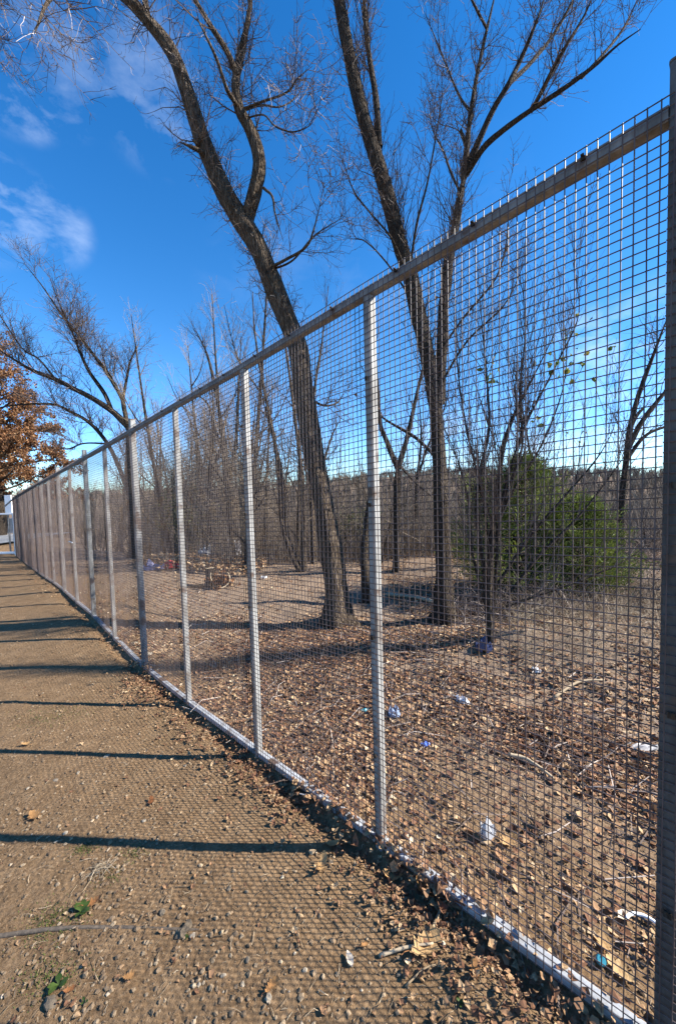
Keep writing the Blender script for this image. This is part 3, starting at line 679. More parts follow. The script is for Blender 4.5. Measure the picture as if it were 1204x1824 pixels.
# --- medium bare trees in the wood, each traced where it stands
def small_tree(label, depth, scale_r, base_px, limbs_px, seed, n=(60, 300, 500), bark=None, group=None, up=.35):
    rg = np.random.default_rng(seed); b = at(*base_px, depth); b[2] = zg(b[0], b[1]); s_ = depth / F_PX
    lm = []
    for i, (pts, a, c) in enumerate(limbs_px):
        P, rr = limb_px(pts, depth, a * s_ * scale_r, c * s_ * scale_r, 24)
        if i == 0:
            P = np.concatenate([b[None] - np.array([[0, 0, .1]]), P[np.argmax(P[:, 2] > b[2] + .1):]]); rr = np.interp(np.linspace(0, 1, len(P)), np.linspace(0, 1, len(rr)), rr)
        lm.append((P, rr))
    k = depth / 6.0
    lv = [dict(src='limbs', dst='a', N=n[0], length=(.25 * k, 1.0 * k), k=6, t0=.15, spread=.65, up=up, rfac=.45, rmin=.0022, wander=.18, tint=(.2, .8), rmax=.01),
          dict(src='a', dst='b', N=n[1], length=(.1 * k, .5 * k), k=4, spread=.7, up=up * .6, rfac=.6, rmin=.0018, tint=(.25, .85)),
          dict(src='b', N=n[2], length=(.06 * k, .25 * k), k=3, spread=.8, up=.1, rfac=.7, rmin=.0015, tint=(.3, .95))]
    return build_tree('bare_tree', label, lm, b, rg, bark or M_BARK2, M_TWIG, lv, group)

small_tree('small forked tree just right of the second post', 8.2, 1.0, (705, 1010),
           [([(705, 1010), (706, 930), (707, 860), (708, 830)], 6.5, 5.5), ([(708, 835), (690, 790), (676, 750), (672, 690), (668, 620), (660, 540)], 5, 1.5), ([(709, 835), (725, 780), (738, 720), (755, 650), (775, 590)], 5, 1.5), ([(700, 815), (735, 855), (775, 890)], 2.5, 1.5)], 31)
small_tree('slanting pale stems clumped left of the leaning tree', 8.6, 1.0, (540, 1028),
           [([(540, 1028), (520, 985), (503, 930), (498, 870), (490, 790), (470, 690), (455, 600), (450, 520)], 5.5, 1.5), ([(528, 1005), (512, 960), (508, 900), (500, 830), (478, 750), (462, 680)], 4.5, 1.3), ([(541, 1028), (541, 960), (540, 880), (535, 820), (520, 700), (505, 580), (500, 470)], 5, 1.2)], 32, bark=M_BARK)
small_tree('thin upright tree close behind the leaning trunk', 9.4, 1.0, (560, 1020),
           [([(560, 1020), (558, 960), (556, 880), (552, 820), (560, 700), (575, 600), (585, 510)], 4.8, 1.2), ([(556, 900), (570, 850), (590, 780), (610, 740)], 3, 1)], 33, bark=M_BARK)
small_tree('small tree with splayed boughs beside the nearest post', 8.0, 1.0, (1105, 950),
           [([(1104, 950), (1108, 880), (1115, 820), (1122, 760), (1138, 700), (1158, 645), (1175, 600), (1190, 560)], 6, 1.8), ([(1118, 800), (1140, 755), (1170, 715), (1200, 680), (1230, 650)], 4.5, 1.5), ([(1114, 820), (1150, 775), (1200, 755), (1240, 740)], 3.5, 1.2), ([(1122, 760), (1135, 738), (1146, 725)], 3, 2)], 34, (50, 260, 420))
small_tree('slender bare tree showing between third and fourth posts', 10.5, 1.0, (372, 1000),
           [([(372, 1000), (372, 920), (374, 840), (380, 760), (378, 680)], 4.5, 1.5), ([(374, 850), (395, 790), (405, 730)], 2.8, 1)], 35)
small_tree('bare tree with three uprights behind fourth panel', 12.5, 1.0, (408, 995),
           [([(408, 995), (410, 900), (404, 820), (392, 740), (372, 640), (350, 590)], 5, 1.5), ([(408, 860), (420, 790), (425, 700), (430, 600)], 3.5, 1.2), ([(406, 830), (385, 770), (370, 720), (345, 700)], 3, 1.2)], 36, (80, 420, 700))
small_tree('broken dead trunk standing behind the second post', 6.0, 1.0, (655, 1100),
           [([(655, 1100), (652, 1040), (648, 990), (654, 930), (657, 880)], 9, 5)], 37, (8, 20, 20))
small_tree('thin dark tree in the hollow right of the forked tree', 11.0, 1.0, (735, 990),
           [([(735, 990), (738, 930), (742, 860), (750, 780), (745, 700)], 3.5, 1.2), ([(742, 860), (760, 800), (790, 730), (800, 690)], 2.4, .9)], 38)

# --- multi-stemmed shrub with a few green leaves, in front of the cedar
rgS = np.random.default_rng(41)
baseS = ghit(872, 1142); dS = baseS[1]; sS = dS / F_PX
limbsS = [limb_px([(872, 1142), (870, 1060), (875, 960), (885, 880), (895, 800), (915, 740), (945, 680), (985, 600)], dS, 7 * sS, 1.6 * sS)]
def LS(pts, a, b): limbsS.append(limb_px(pts, dS, a * sS * .75, b * sS * .8))
LS([(868, 1135), (862, 1020), (850, 930), (852, 850), (870, 770), (868, 690), (860, 600), (850, 480)], 5, 1.2)
LS([(876, 1130), (884, 1000), (890, 920), (912, 850), (930, 790), (925, 700), (935, 600), (930, 480)], 5, 1.2)
LS([(880, 1050), (940, 960), (1000, 890), (1060, 820), (1090, 770)], 4.2, 1.3)
LS([(905, 1060), (960, 990), (1030, 920), (1085, 850), (1120, 800)], 4.2, 1.2)
LS([(870, 1100), (840, 980), (835, 900), (815, 820), (790, 760)], 3.6, 1)
LS([(872, 1000), (900, 900), (960, 800), (1000, 700), (1010, 620)], 3.2, 1)
LS([(870, 960), (855, 870), (830, 760), (815, 660), (812, 560)], 3, 1)
LS([(890, 900), (930, 770), (990, 650), (1030, 560), (1020, 470)], 3, .9)
LS([(900, 1080), (960, 1060), (1030, 1035), (1110, 1000), (1165, 960)], 3, 1)
def extraS(o, pools):
    P, _ = pools['b']; e = P[:, -1]
    tgt = [at(1020, 625, dS), at(868, 665, dS), at(985, 650, dS), at(950, 760, dS), at(1040, 770, dS), at(1030, 660, dS)]
    pos = []; k_ = [26, 12, 7, 5, 4, 8]
    for t_, n_ in zip(tgt, k_):
        i = np.argsort(np.linalg.norm((e - t_)[:, [0, 2]], axis=1))[:n_]; pos.append(e[i])
    pos = np.concatenate(pos); N = len(pos)
    mb = MB(); V, Fs = leaf_mesh_arrays(rgS, pos, .03 + .03 * rgS.random(N), wide=.5); mb.add(V, Fs, np.repeat(rgS.random(N), 8)); mb.build('green_leaves', M_GREENLEAF, o)
build_tree('shrub', 'many stemmed leafless shrub with a few yellow green leaves before the cedar', limbsS, baseS, rgS, M_BARK2, M_TWIG,
           [dict(src='limbs', dst='a', N=260, length=(.3, 1.5), k=7, t0=.12, spread=.45, up=.65, rfac=.5, wander=.12, tint=(.15, .8), rmax=.006, rmin=.0026),
            dict(src='a', dst='b', N=1500, length=(.1, .6), k=5, spread=.55, up=.35, rfac=.6, wander=.16, tint=(.2, .8), rmin=.0021),
            dict(src='b', N=1300, length=(.05, .2), k=3, spread=.8, up=.1, rfac=.7, tint=(.3, .9))], extra=extraS, category='shrub')

# --- cedar
rgD = np.random.default_rng(42)
dD = 6.2; baseD = at(918, 1100, dD); baseD[2] = zg(baseD[0], baseD[1])
ced = empty('cedar_tree', baseD, 'bushy green cedar behind the leafless shrub', 'tree')
Hc = at(945, 812, dD)[2] - baseD[2]
mb = MB(); rough_tube(mb, resample([baseD - np.array([0, 0, .2]), baseD + np.array([-.05, 0, .8]), baseD + np.array([.11, 0, Hc * .97])], 14), np.linspace(.07, .012, 14), 8, rgD); mb.build('trunk', M_BARK2, ced, smooth=True)
nsp = 900
hh = rgD.random(nsp) ** 1.15; ang = rgD.random(nsp) * 2 * np.pi
second = rgD.random(nsp) < .42
lobe = vnoise(ang * 1.9 + second * 9, hh * 6, 1.0) * 1.1 + vnoise(ang * 5, hh * 14, 1.0) * .7
rmax = np.where(second, .92, 1.2) * (1 - hh) ** .66 * np.clip(.74 + lobe + .25 * rgD.random(nsp), .25, 1.6) + .06
start = baseD + np.stack([np.where(second, .86, .12 * hh), np.where(second, -.2, 0), np.where(second, hh * Hc * .66, hh * Hc * .97) + .02], 1)
dirs = np.stack([np.cos(ang), np.sin(ang), 0.35 + .6 * rgD.random(nsp)], 1); dirs /= np.linalg.norm(dirs[:, :2], axis=1, keepdims=True)
K = 7; tt = np.linspace(0, 1, K)
PC = start[:, None, :] + dirs[:, None, :] * (rmax[:, None] * tt)[..., None] * np.array([1, 1, .55]) + rgD.normal(size=(nsp, K, 3)) * .02 * tt[None, :, None]
mb = MB(); V, Fq = tubes(PC, .006 * (1.15 - tt)[None] * np.ones((nsp, 1)), 3); mb.add(V, Fq, .4); mb.build('branches', M_TWIG, ced)
nn = 60000
i = rgD.integers(0, nsp, nn); t = (.30 + .70 * rgD.random(nn) ** .7) * (K - 1); j = np.minimum(t.astype(int), K - 2); f = (t - j)[:, None]
pos = PC[i, j] * (1 - f) + PC[i, j + 1] * f + rgD.normal(size=(nn, 3)) * np.array([.036, .036, .034])
dr = dirs[i] * .8 + rgD.normal(size=(nn, 3)) * .55 + np.array([0, 0, .25]); dr /= np.linalg.norm(dr, axis=1, keepdims=True)
sd = np.cross(dr, rgD.normal(size=(nn, 3))); sd /= np.linalg.norm(sd, axis=1, keepdims=True)
ln = (.035 + .055 * rgD.random(nn))[:, None]; wd = ln * .085
V = np.stack([pos, pos + dr * ln * .5 + sd * wd, pos + dr * ln, pos + dr * ln * .5 - sd * wd], 1).reshape(-1, 3)
tn = np.clip(.5 * rgD.random(nn) + .35 * rgD.random(nsp)[i] + .1, 0, 1)
mb = MB(); mb.add(V, [np.arange(nn * 4).reshape(-1, 4)], np.repeat(tn, 4)); mb.build('crown', M_CEDAR, ced)

# --- saplings filling the wood behind the fence: six kinds, copied
rgW = np.random.default_rng(51)
protos = []
for v in range(7):
    H = 3.6 + 0.55 * v; lean = rgW.normal(size=2) * .25
    tr = resample([(0, 0, -.2), (lean[0] * .2, lean[1] * .2, H * .3), (lean[0] * .6, lean[1] * .6, H * .65), (lean[0] * 1.2, lean[1] * 1.2, H)], 22)
    lm = [(tr, np.linspace(.045 + .006 * v, .008, 22))]
    for b_ in range(4 + v % 3):
        t_ = .22 + .12 * b_; p0 = tr[int(t_ * 21)]; a = rgW.random() * 6.28; l_ = H * (.42 - .05 * b_) * (0.8 + .4 * rgW.random())
        lm.append((resample([p0, p0 + np.array([math.cos(a) * l_ * .3, math.sin(a) * l_ * .3, l_ * .35]), p0 + np.array([math.cos(a) * l_ * .5, math.sin(a) * l_ * .5, l_ * .9])], 22), np.linspace(.022, .005, 22)))
    protos.append(lm)
def sapling(lm, seed):
    rg = np.random.default_rng(seed)
    tb = MB()
    for i, (P, rr) in enumerate(lm): rough_tube(tb, P, rr, 8 if i == 0 else 5, rg, .05)
    P0 = np.stack([resample(p, 20) for p, _ in lm]); R0 = np.stack([np.interp(np.linspace(0, 1, 20), np.linspace(0, 1, len(r)), r) for _, r in lm])
    cb = MB()
    a, ra = spawn(rg, P0, R0, 90, (.4, 1.3), 5, .15, 1, .6, .35, .5, .0045, .18)
    b, rb = spawn(rg, a, ra, 360, (.2, .8), 4, .1, 1, .7, .25, .6, .0038, .2)
    c, rc = spawn(rg, b, rb, 420, (.1, .35), 3, .1, 1, .8, .1, .7, .0034, .2)
    for p, r in ((a, ra), (b, rb), (c, rc)):
        V, Fq = tubes(p, r, 3); cb.add(V, Fq, np.repeat(.2 + .7 * rg.random(len(p)), p.shape[1] * 3))
    return (mk('trunk', np.concatenate(tb.V), [np.concatenate(x) for x in tb.Fs.values()], True), mk('twigs', np.concatenate(cb.V), [np.concatenate(x) for x in cb.Fs.values()], False, np.concatenate(cb.T)))
pm = [sapling(lm, 60 + i) for i, lm in enumerate(protos)]
for tm, cm in pm: tm.materials.append(M_BARK2); cm.materials.append(M_FARTWIG)
# spots in the wood: (x, y) on the far side of the fence
spots = []
tries = 0
while len(spots) < 84 and tries < 8000:
    tries += 1
    y = 9.0 + 19 * rgW.random() ** 1.5; px = rgW.uniform(-40, 1210)
    x = (px - 602) / F_PX * y
    q = x * NV[0] + y * NV[1] - D
    if q < 3.2 or x < -9.5: continue
    if px > 830 and y < 10.5: continue
    if px > 560 and rgW.random() < .72: continue
    if any((x - a) ** 2 + (y - b) ** 2 < .55 for a, b in spots): continue
    spots.append((x, y))
for n_, (x, y) in enumerate(spots):
    tm, cm = pm[n_ % len(pm)]
    o = empty('sapling', (x, y, zg(x, y)), 'thin bare sapling standing in the wood beyond the fence', 'tree', 'bare saplings in the wood beyond the fence')
    k = (0.72 + .4 * rgW.random()) * (1.0 if x < 0 else .78)
    o.scale = (k, k, k * (0.85 + .25 * rgW.random())); o.rotation_euler = (rgW.normal() * .13, rgW.normal() * .13, rgW.random() * 6.28)
    link('trunk', tm, None, o); link('twigs', cm, None, o)

for n_ in range(46):
    for _ in range(60):
        y = 11.0 + 13 * rgW.random(); px = rgW.uniform(60, 470); x = (px - 602) / F_PX * y
        if x * NV[0] + y * NV[1] - D > 3.6 and not any((x - a) ** 2 + (y - b) ** 2 < .5 for a, b in spots): break
    spots.append((x, y)); tm, cm = pm[n_ % len(pm)]
    o = empty('sapling', (x, y, zg(x, y)), 'thin bare sapling standing in the wood beyond the fence', 'tree', 'bare saplings in the wood beyond the fence')
    k = (.70 + .25 * rgW.random()) if px < 330 else (.95 + .4 * rgW.random()); o.scale = (k, k, k); o.rotation_euler = (rgW.normal() * .13, rgW.normal() * .13, rgW.random() * 6.28)
    link('trunk', tm, None, o); link('twigs', cm, None, o)

for n_ in range(16):
    y = 27 + 30 * rgW.random(); px = rgW.uniform(420, 1200); x = (px - 602) / F_PX * y; tm, cm = pm[n_ % len(pm)]
    o = empty('sapling', (x, y, zg(x, y)), 'thin bare sapling standing in the wood beyond the fence', 'tree', 'bare saplings in the wood beyond the fence')
    k = 1.0 + .6 * rgW.random(); o.scale = (k * 1.1, k * 1.1, k); o.rotation_euler = (rgW.normal() * .05, rgW.normal() * .05, rgW.random() * 6.28)
    link('trunk', tm, None, o); link('twigs', cm, None, o)

# --- undergrowth: a mass of thin stems at the wood's edge (cannot be counted)
rgU = np.random.default_rng(71)
def brush(name, label, n, xy, h, mat, tint=(.1, .9), rr=.004, arch=.5, k=5):
    P = np.stack([xy[:, 0], xy[:, 1], terrain(xy[:, 0], xy[:, 1]) - .02], 1)
    a = rgU.random(n) * 6.28; tl = rgU.random(n) * arch
    d = np.stack([np.cos(a) * tl, np.sin(a) * tl, np.ones(n)], 1); d /= np.linalg.norm(d, axis=1, keepdims=True)
    pts = [P]
    for j in range(1, k):
        d = d + rgU.normal(size=(n, 3)) * .16 + np.array([0, 0, -.10 * arch * j]); d /= np.linalg.norm(d, axis=1, keepdims=True); pts.append(pts[-1] + d * (h / (k - 1))[:, None])
    Pn = np.stack(pts, 1); mb = MB()
    V, Fq = tubes(Pn, rr * np.linspace(1, .35, k)[None] * (0.6 + .8 * rgU.random((n, 1))), 3); tv = tint[0] + (tint[1] - tint[0]) * rgU.random(n)
    mb.add(V, Fq, np.repeat(tv, k * 3))
    N2 = n * 2
    P2, R2 = spawn(rgU, Pn, np.full(Pn.shape[:2], rr * .8), N2, (.1, .5), 4, .2, 1, .8, .15, .7, rr * .45, .22)
    V, Fq = tubes(P2, R2, 3); mb.add(V, Fq, np.repeat(tint[0] + (tint[1] - tint[0]) * rgU.random(N2), 12))
    return mb.build(name, mat, None, kind='stuff', label=label)
def scatter(n, fn):
    out = []
    while sum(map(len, out)) < n:
        c = fn(n * 2); out.append(c)
    return np.concatenate(out)[:n]
def edge_xy(m):
    y = 9.6 + 9 * rgU.random(m) ** 1.3; px = rgU.uniform(-60, 900, m); x = (px - 602) / F_PX * y
    q = x * NV[0] + y * NV[1] - D; ok = (q > 3.4) & (x > -9) & (vnoise(x, y, .5) > -.33)
    return np.stack([x, y], 1)[ok]
xy = scatter(7600, edge_xy)
brush('undergrowth', 'tangled grey brown undergrowth along the edge of the wood', len(xy), xy, .5 + 1.7 * rgU.random(len(xy)) ** 1.6, M_FARTWIG, tint=(.25, 1.0), rr=.0052)
def right_xy(m):
    x = rgU.uniform(1.9, 7.5, m); y = rgU.uniform(4.6, 10, m); ok = (x / y > .36) & (x / y < 1.15) & (vnoise(x, y, .8) > -.3)
    return np.stack([x, y], 1)[ok]
xy = scatter(2400, right_xy)
brush('brush', 'tangled bare brush on the bank right of the cedar', len(xy), xy, .3 + .85 * rgU.random(len(xy)) ** 1.4, M_TWIG, tint=(.3, .95), rr=.0035, arch=1.3)
def tangle_xy(m):
    x = rgU.uniform(1.15, 2.9, m); y = rgU.uniform(4.5, 5.7, m); ok = (x / y > .30) & (x / y < .62); return np.stack([x, y], 1)[ok]
xy = scatter(620, tangle_xy)
brush('brush_tangle', 'tangle of brown canes around the foot of the cedar', len(xy), xy, .25 + .5 * rgU.random(len(xy)), M_TWIG, tint=(.3, .98), rr=.0038, arch=2.2)
def straw_xy(m):
    x = rgU.uniform(1.3, 5.5, m); y = rgU.uniform(3.3, 6.8, m); ok = (x / y > .44) & (x / y < 1.1) & (x * NV[0] + y * NV[1] - D > 1.6)
    return np.stack([x, y], 1)[ok]
xy = scatter(5000, straw_xy)
brush('dry_grass', 'matted dry tan grass on the bank beyond the nearest post', len(xy), xy, .12 + .34 * rgU.random(len(xy)), M_STRAW, tint=(.2, 1), rr=.0018, arch=2.6, k=4)

# --- far woods on the hills (reads as one mass)
nf = 7000
ang = rgU.uniform(R(-52), R(52), nf); dist = 32 + 190 * rgU.random(nf) ** 1.2
x = np.sin(ang) * dist; y = np.cos(ang) * dist
ok = (x * NV[0] + y * NV[1] - D > 9); x, y, dist = x[ok], y[ok], dist[ok]; nf = len(x)
base = np.stack([x, y, terrain(x, y, False)], 1)
mb = MB(); nb = 18
b_ = np.repeat(base, nb, 0); dd_ = np.repeat(dist, nb); m_ = len(b_)
H = np.repeat(1.8 + 3.2 * rgU.random(nf) ** 1.5, nb) * (0.55 + .5 * rgU.random(m_))
a = rgU.random(m_) * 6.28; sp = .42 * rgU.random(m_) * H
p1 = b_ + np.stack([np.cos(a) * sp * .15, np.sin(a) * sp * .15, H * .35], 1); p2 = b_ + np.stack([np.cos(a) * sp, np.sin(a) * sp, H], 1)
V, Fq = tubes(np.stack([b_, p1, p2], 1), (.00048 * dd_ * (0.6 + .7 * rgU.random(m_)))[:, None] * np.array([[1.2, .9, .35]]), 3)
mb.add(V, Fq, np.repeat(rgU.random(m_), 9)); mb.build('far_woods', M_FARTWIG, None, kind='stuff', label='grey leafless woods covering the distant slopes')

# ------------------------------------------------------------------ far left: gate, board, road, wooden fence
gd = 12.6
M_WHITE = plain('white_paint', (0.78, 0.79, 0.79), .5, .06, 6, .05)
M_ROAD = plain('asphalt_grey', (0.20, 0.20, 0.20), .9, .2, 3, .3)
M_CONC = plain('pale_concrete', (0.50, 0.47, 0.43), .9, .12, 4, .2)
M_BOARD = plain('weathered_board', (0.20, 0.195, 0.20), .85, .3, 9, .3)
pa = at(29, 987, gd); pb = at(24, 915, gd)
gate = empty('white_gate', pa, 'low white framed wire gate at the far end of the fence', 'gate')
xr = at(28, 950, gd)[0]; xl = xr - 3.0; z0 = pa[2] + .02; z1 = pb[2]
def gt(nm, p, q_, w=.05):
    mb = MB(); v = (np.array(q_) - np.array(p)); vert = abs(v[2]) > abs(v[0])
    mb.add(*sq_tube(p, q_, np.array([1., 0, 0]) if vert else np.array([0, 1., 0]), np.array([0, 1., 0]) if vert else ZV, w, w)); return mb.build(nm, M_WHITE, gate)
gt('gate_upright', (xr, gd, z0 - .1), (xr, gd, z1 + .025), .07); gt('gate_upright', (xl, gd, z0 - .1), (xl, gd, z1 + .025), .07)
gt('gate_rail', (xl + .037, gd, z1), (xr - .037, gd, z1)); gt('gate_rail', (xl + .037, gd, z0 + .03), (xr - .037, gd, z0 + .03), .07)
mb = MB(); k_ = 60
P = np.stack([[(xl + .04 + i * .049, gd, z0 + .05), (xl + .04 + i * .049, gd, z1 - .02)] for i in range(k_)]); mb.add(*tubes(P, np.full((k_, 2), .0015), 4))
P = np.stack([[(xl + .04, gd - .003, z0 + .05 + i * .05), (xr - .04, gd - .003, z0 + .05 + i * .05)] for i in range(int((z1 - z0 - .07) / .05))]); mb.add(*tubes(P, np.full((len(P), 2), .0015), 4))
mb.build('wire_mesh', M_WIRE, gate, kind='stuff')
# white board standing behind the last post
bd = 13.3; c0 = at(9, 882, bd); c1 = at(23, 915, bd)
board = empty('white_board', (0.5 * (c0[0] + c1[0]), bd, zg(c0[0], bd)), 'upright white board behind the last fence post', 'board')
mb = MB(); mb.add(*box_vf(((c0[0] + c1[0]) / 2, bd, (c0[2] + c1[2]) / 2), np.eye(3), ((c1[0] - c0[0]) / 2, .02, (c0[2] - c1[2]) / 2))); mb.build('panel', M_WHITE, board)
for dx in (-.08, .08):
    mb = MB(); mb.add(*sq_tube(((c0[0] + c1[0]) / 2 + dx, bd + .045, zg(c0[0], bd) - .2), ((c0[0] + c1[0]) / 2 + dx, bd + .045, c0[2] - .05), np.array([1., 0, 0]), np.array([0, 1., 0]), .04, .04)); mb.build('leg', M_POST, board)
# fence brace running off the last post
pe = fp(S[-1] + .02, .03, ZT[-1] - .03)
mb = MB(); mb.add(*sq_tube(pe, at(9, 902, 12.75), np.array([0, 1., 0]), ZV, .045, .045)); mb.build('brace', M_RAIL, fence)
# road, low wall and board fence beyond the gate
def strip(name, x0, x1, y0, y1, dz, mat, label):
    xs = np.linspace(x0, x1, 50); ys = np.linspace(y0, y1, 12); A, B = np.meshgrid(xs, ys); Z = terrain(A, B, False) * 0 + terrain(np.array([-18.0]), np.array([18.0]), False)[0] + dz
    ii = np.arange(A.size).reshape(A.shape); qd = np.stack([ii[:-1, :-1], ii[:-1, 1:], ii[1:, 1:], ii[1:, :-1]], -1).reshape(-1, 4)
    return link(name, mk(name, np.stack([A, B, Z], -1), [qd]), mat, None, kind='structure', label=label)
strip('road', -40, -13.4, 15.2, 19.6, .10, M_ROAD, 'grey road beyond the white gate')
gz = float(terrain(np.array([-18.0]), np.array([18.0]), False)[0])
wf = empty('wooden_fence', (-20.0, 21.5, gz), 'grey weathered board fence across the road', 'fence')
bm = mk('board', *box_vf((0, 0, 0), np.eye(3), (.068, .011, .62)))
bm.materials.append(M_BOARD)
for i in range(64):
    o = link('board', bm, None, wf); o.location = (-8.0 + i * .15 + .006 * math.sin(i * 3.1), .004 * math.sin(i * 2.3), 1.42 + .012 * math.sin(i * 5.7))
for zz in (1.05, 1.75):
    mb = MB(); mb.add(*box_vf((-20 - 3.2, 21.56, gz + zz), np.eye(3), (4.9, .03, .045))); mb.build('fence_rail', M_BOARD, wf)
wall = empty('low_wall', (-23, 21.3, gz), 'low pale concrete wall under the grey board fence', 'wall')
mb = MB(); mb.add(*box_vf((-23, 21.3, gz + .38), np.eye(3), (5.2, .12, .40))); mb.build('wall_body', M_CONC, wall)
mb = MB(); mb.add(*box_vf((-23, 21.3, gz + .80), np.eye(3), (5.2, .15, .018))); mb.build('coping', M_CONC, wall)

# ------------------------------------------------------------------ ground cover stuff
rgL = np.random.default_rng(81)
def place_on_ground(x, y, lift): return np.stack([x, y, terrain(x, y) + lift], 1)
def litter(n, fn, size, name, label, tint=(0, 1), lift=.012, spread=1.0):
    xy = scatter(n, fn); sz = size[0] + (size[1] - size[0]) * rgL.random(n) ** 1.6
    pos = place_on_ground(xy[:, 0], xy[:, 1], lift * (0.4 + rgL.random(n)))
    V, Fs = leaf_mesh_arrays(rgL, pos, sz, spread, flat=True)
    mb = MB(); tb_ = tint[0] + (tint[1] - tint[0]) * np.clip(rgL.beta(1.3, 1.6, n) + .35 * vnoise(xy[:, 0], xy[:, 1], .9), 0, 1)
    mb.add(V, Fs, np.repeat(tb_, 8)); return mb.build(name, M_LITTER, None, kind='stuff', label=label)
def beyond_xy(m):
    y = 1.2 + 12 * rgL.random(m) ** 1.5; u = rgL.uniform(-.95, 1.0, m); x = u * y
    s = x * DV[0] + y * DV[1]; q = x * NV[0] + y * NV[1] - D
    bare = 1 - sstep(.75, 1.25, q + .5 * vnoise(x, y, 1.2)) * 1.0
    near_right = 1 - sstep(.9, 1.9, s)          # bare strip only by the nearest panels
    dens = 1 - .94 * bare * near_right
    dens = dens * np.clip(.62 + 1.2 * vnoise(x + 5, y, .9) + .9 * vnoise(x, y + 2, 3.1), .10, 1.3) * (1 - .72 * sstep(5.0, 5.8, y) * (x < .9))
    ok = (q > .04) & (rgL.random(m) < dens)
    return np.stack([x, y], 1)[ok]
litter(104000, beyond_xy, (.008, .048), 'leaf_litter', 'carpet of dead brown leaves on the ground beyond the fence', lift=.006)
def rail_xy(m):
    s = rgL.uniform(-.4, 16, m); s = np.where(rgL.random(m) < .75, rgL.uniform(-.4, 4.5, m), s); q = -np.abs(rgL.normal(size=m)) * (.10 + .10 * (vnoise(s, s * 0, 1.1) + .5)) - .004
    p = DV[None, :2] * s[:, None] + NV[None, :2] * (D + q)[:, None]
    ok = rgL.random(m) < (.35 + 1.1 * (vnoise(s, s * 0 + 3, 1.6) + .3))
    return p[ok]
litter(4000, rail_xy, (.007, .034), 'leaf_drift', 'brown leaf scraps drifted along the foot of the fence', (0, .85), .014, 1.3)
def near_xy(m):
    y = .5 + 9 * rgL.random(m) ** 1.8; x = rgL.uniform(-1, 1, m) * y * 1.0
    q = x * NV[0] + y * NV[1] - D; ok = (q < -.02) & (rgL.random(m) < .4 + 1.2 * vnoise(x, y, 1.4) + .5 * np.exp(q * 2))
    return np.stack([x, y], 1)[ok]
litter(1300, near_xy, (.006, .026), 'leaf_scraps', 'small leaf scraps scattered over the bare dirt', (.2, .95), .006)
# gravel
def grav_xy(m):
    y = .55 + 6.5 * rgL.random(m) ** 2.0; x = rgL.uniform(-1.0, .95, m) * y
    q = x * NV[0] + y * NV[1] - D; ok = ((q < -.01) | ((q > .05) & (q < 1.3))) & (rgL.random(m) < .55 + vnoise(x, y, 2.2))
    return np.stack([x, y], 1)[ok]
oct_v = np.array([[1, 0, 0], [.31, .95, 0], [-.81, .59, 0], [-.81, -.59, 0], [.31, -.95, 0], [0, 0, .8], [0, 0, -.8], [.5, .4, .55], [-.5, .3, .55], [0, -.6, .55]], float)
oct_f = np.array([[0, 1, 7], [1, 2, 8], [1, 8, 7], [2, 3, 8], [3, 4, 9], [4, 0, 9], [0, 7, 9], [7, 5, 9], [7, 8, 5], [8, 9, 5], [8, 3, 9], [1, 0, 6], [2, 1, 6], [3, 2, 6], [4, 3, 6], [0, 4, 6]])
def pebble_arrays(pos, size, rg):
    N = len(pos); a = oct_v[None] * (1 + rg.normal(size=(N, 10, 1)) * .16) * np.stack([np.ones(N), .6 + .4 * rg.random(N), .45 + .4 * rg.random(N)], 1)[:, None, :]
    w = rg.random(N) * 6.28; c, s_ = np.cos(w)[:, None], np.sin(w)[:, None]
    x, y = a[..., 0] * c - a[..., 1] * s_, a[..., 0] * s_ + a[..., 1] * c
    V = np.stack([x, y, a[..., 2]], -1) * np.asarray(size).reshape(N, 1, 1) + pos[:, None, :]
    return V.reshape(-1, 3), [((np.arange(N) * 10)[:, None, None] + oct_f[None]).reshape(-1, 3)]
n_ = 22000; xy = scatter(n_, grav_xy); sz = .0018 + .0095 * rgL.random(n_) ** 3.0
mb = MB(); V, Fs = pebble_arrays(place_on_ground(xy[:, 0], xy[:, 1], sz * .3), sz, rgL); mb.add(V, Fs, np.repeat(np.clip(rgL.beta(1.6, 2.2, n_), 0, 1), 10)); mb.build('gravel', M_GRAVEL, None, kind='stuff', label='fine gravel and crumbs of soil over the bare dirt')
# straw and tiny sticks
def straw_bits(n, fn, ln, name, label, rad=.0011, mat=M_STRAW, tint=(.1, 1)):
    xy = scatter(n, fn); a = rgL.random(n) * 6.28; L = ln[0] + (ln[1] - ln[0]) * rgL.random(n) ** 2
    z = terrain(xy[:, 0], xy[:, 1]) + .004
    d = np.stack([np.cos(a), np.sin(a), rgL.normal(size=n) * .12], 1) * L[:, None] / 2
    c = np.stack([xy[:, 0], xy[:, 1], z], 1); m = c + rgL.normal(size=(n, 3)) * (L * .08)[:, None] + np.array([0, 0, .003])
    V, Fq = tubes(np.stack([c - d, m, c + d], 1), rad * (.6 + .9 * rgL.random((n, 1))) * np.array([[1, 1.1, .7]]), 3)
    mb = MB(); mb.add(V, Fq, np.repeat(tint[0] + (tint[1] - tint[0]) * rgL.random(n), 9)); mb.build(name, mat, None, kind='stuff', label=label)
straw_bits(3000, near_xy, (.008, .055), 'straw_bits', 'bits of straw and fine twigs on the bare dirt', .0009, M_STRAW, (0, .75))
straw_bits(8000, beyond_xy, (.05, .45), 'fallen_twigs', 'fallen twigs lying among the dead leaves', .0022, M_TWIG, (.2, 1))

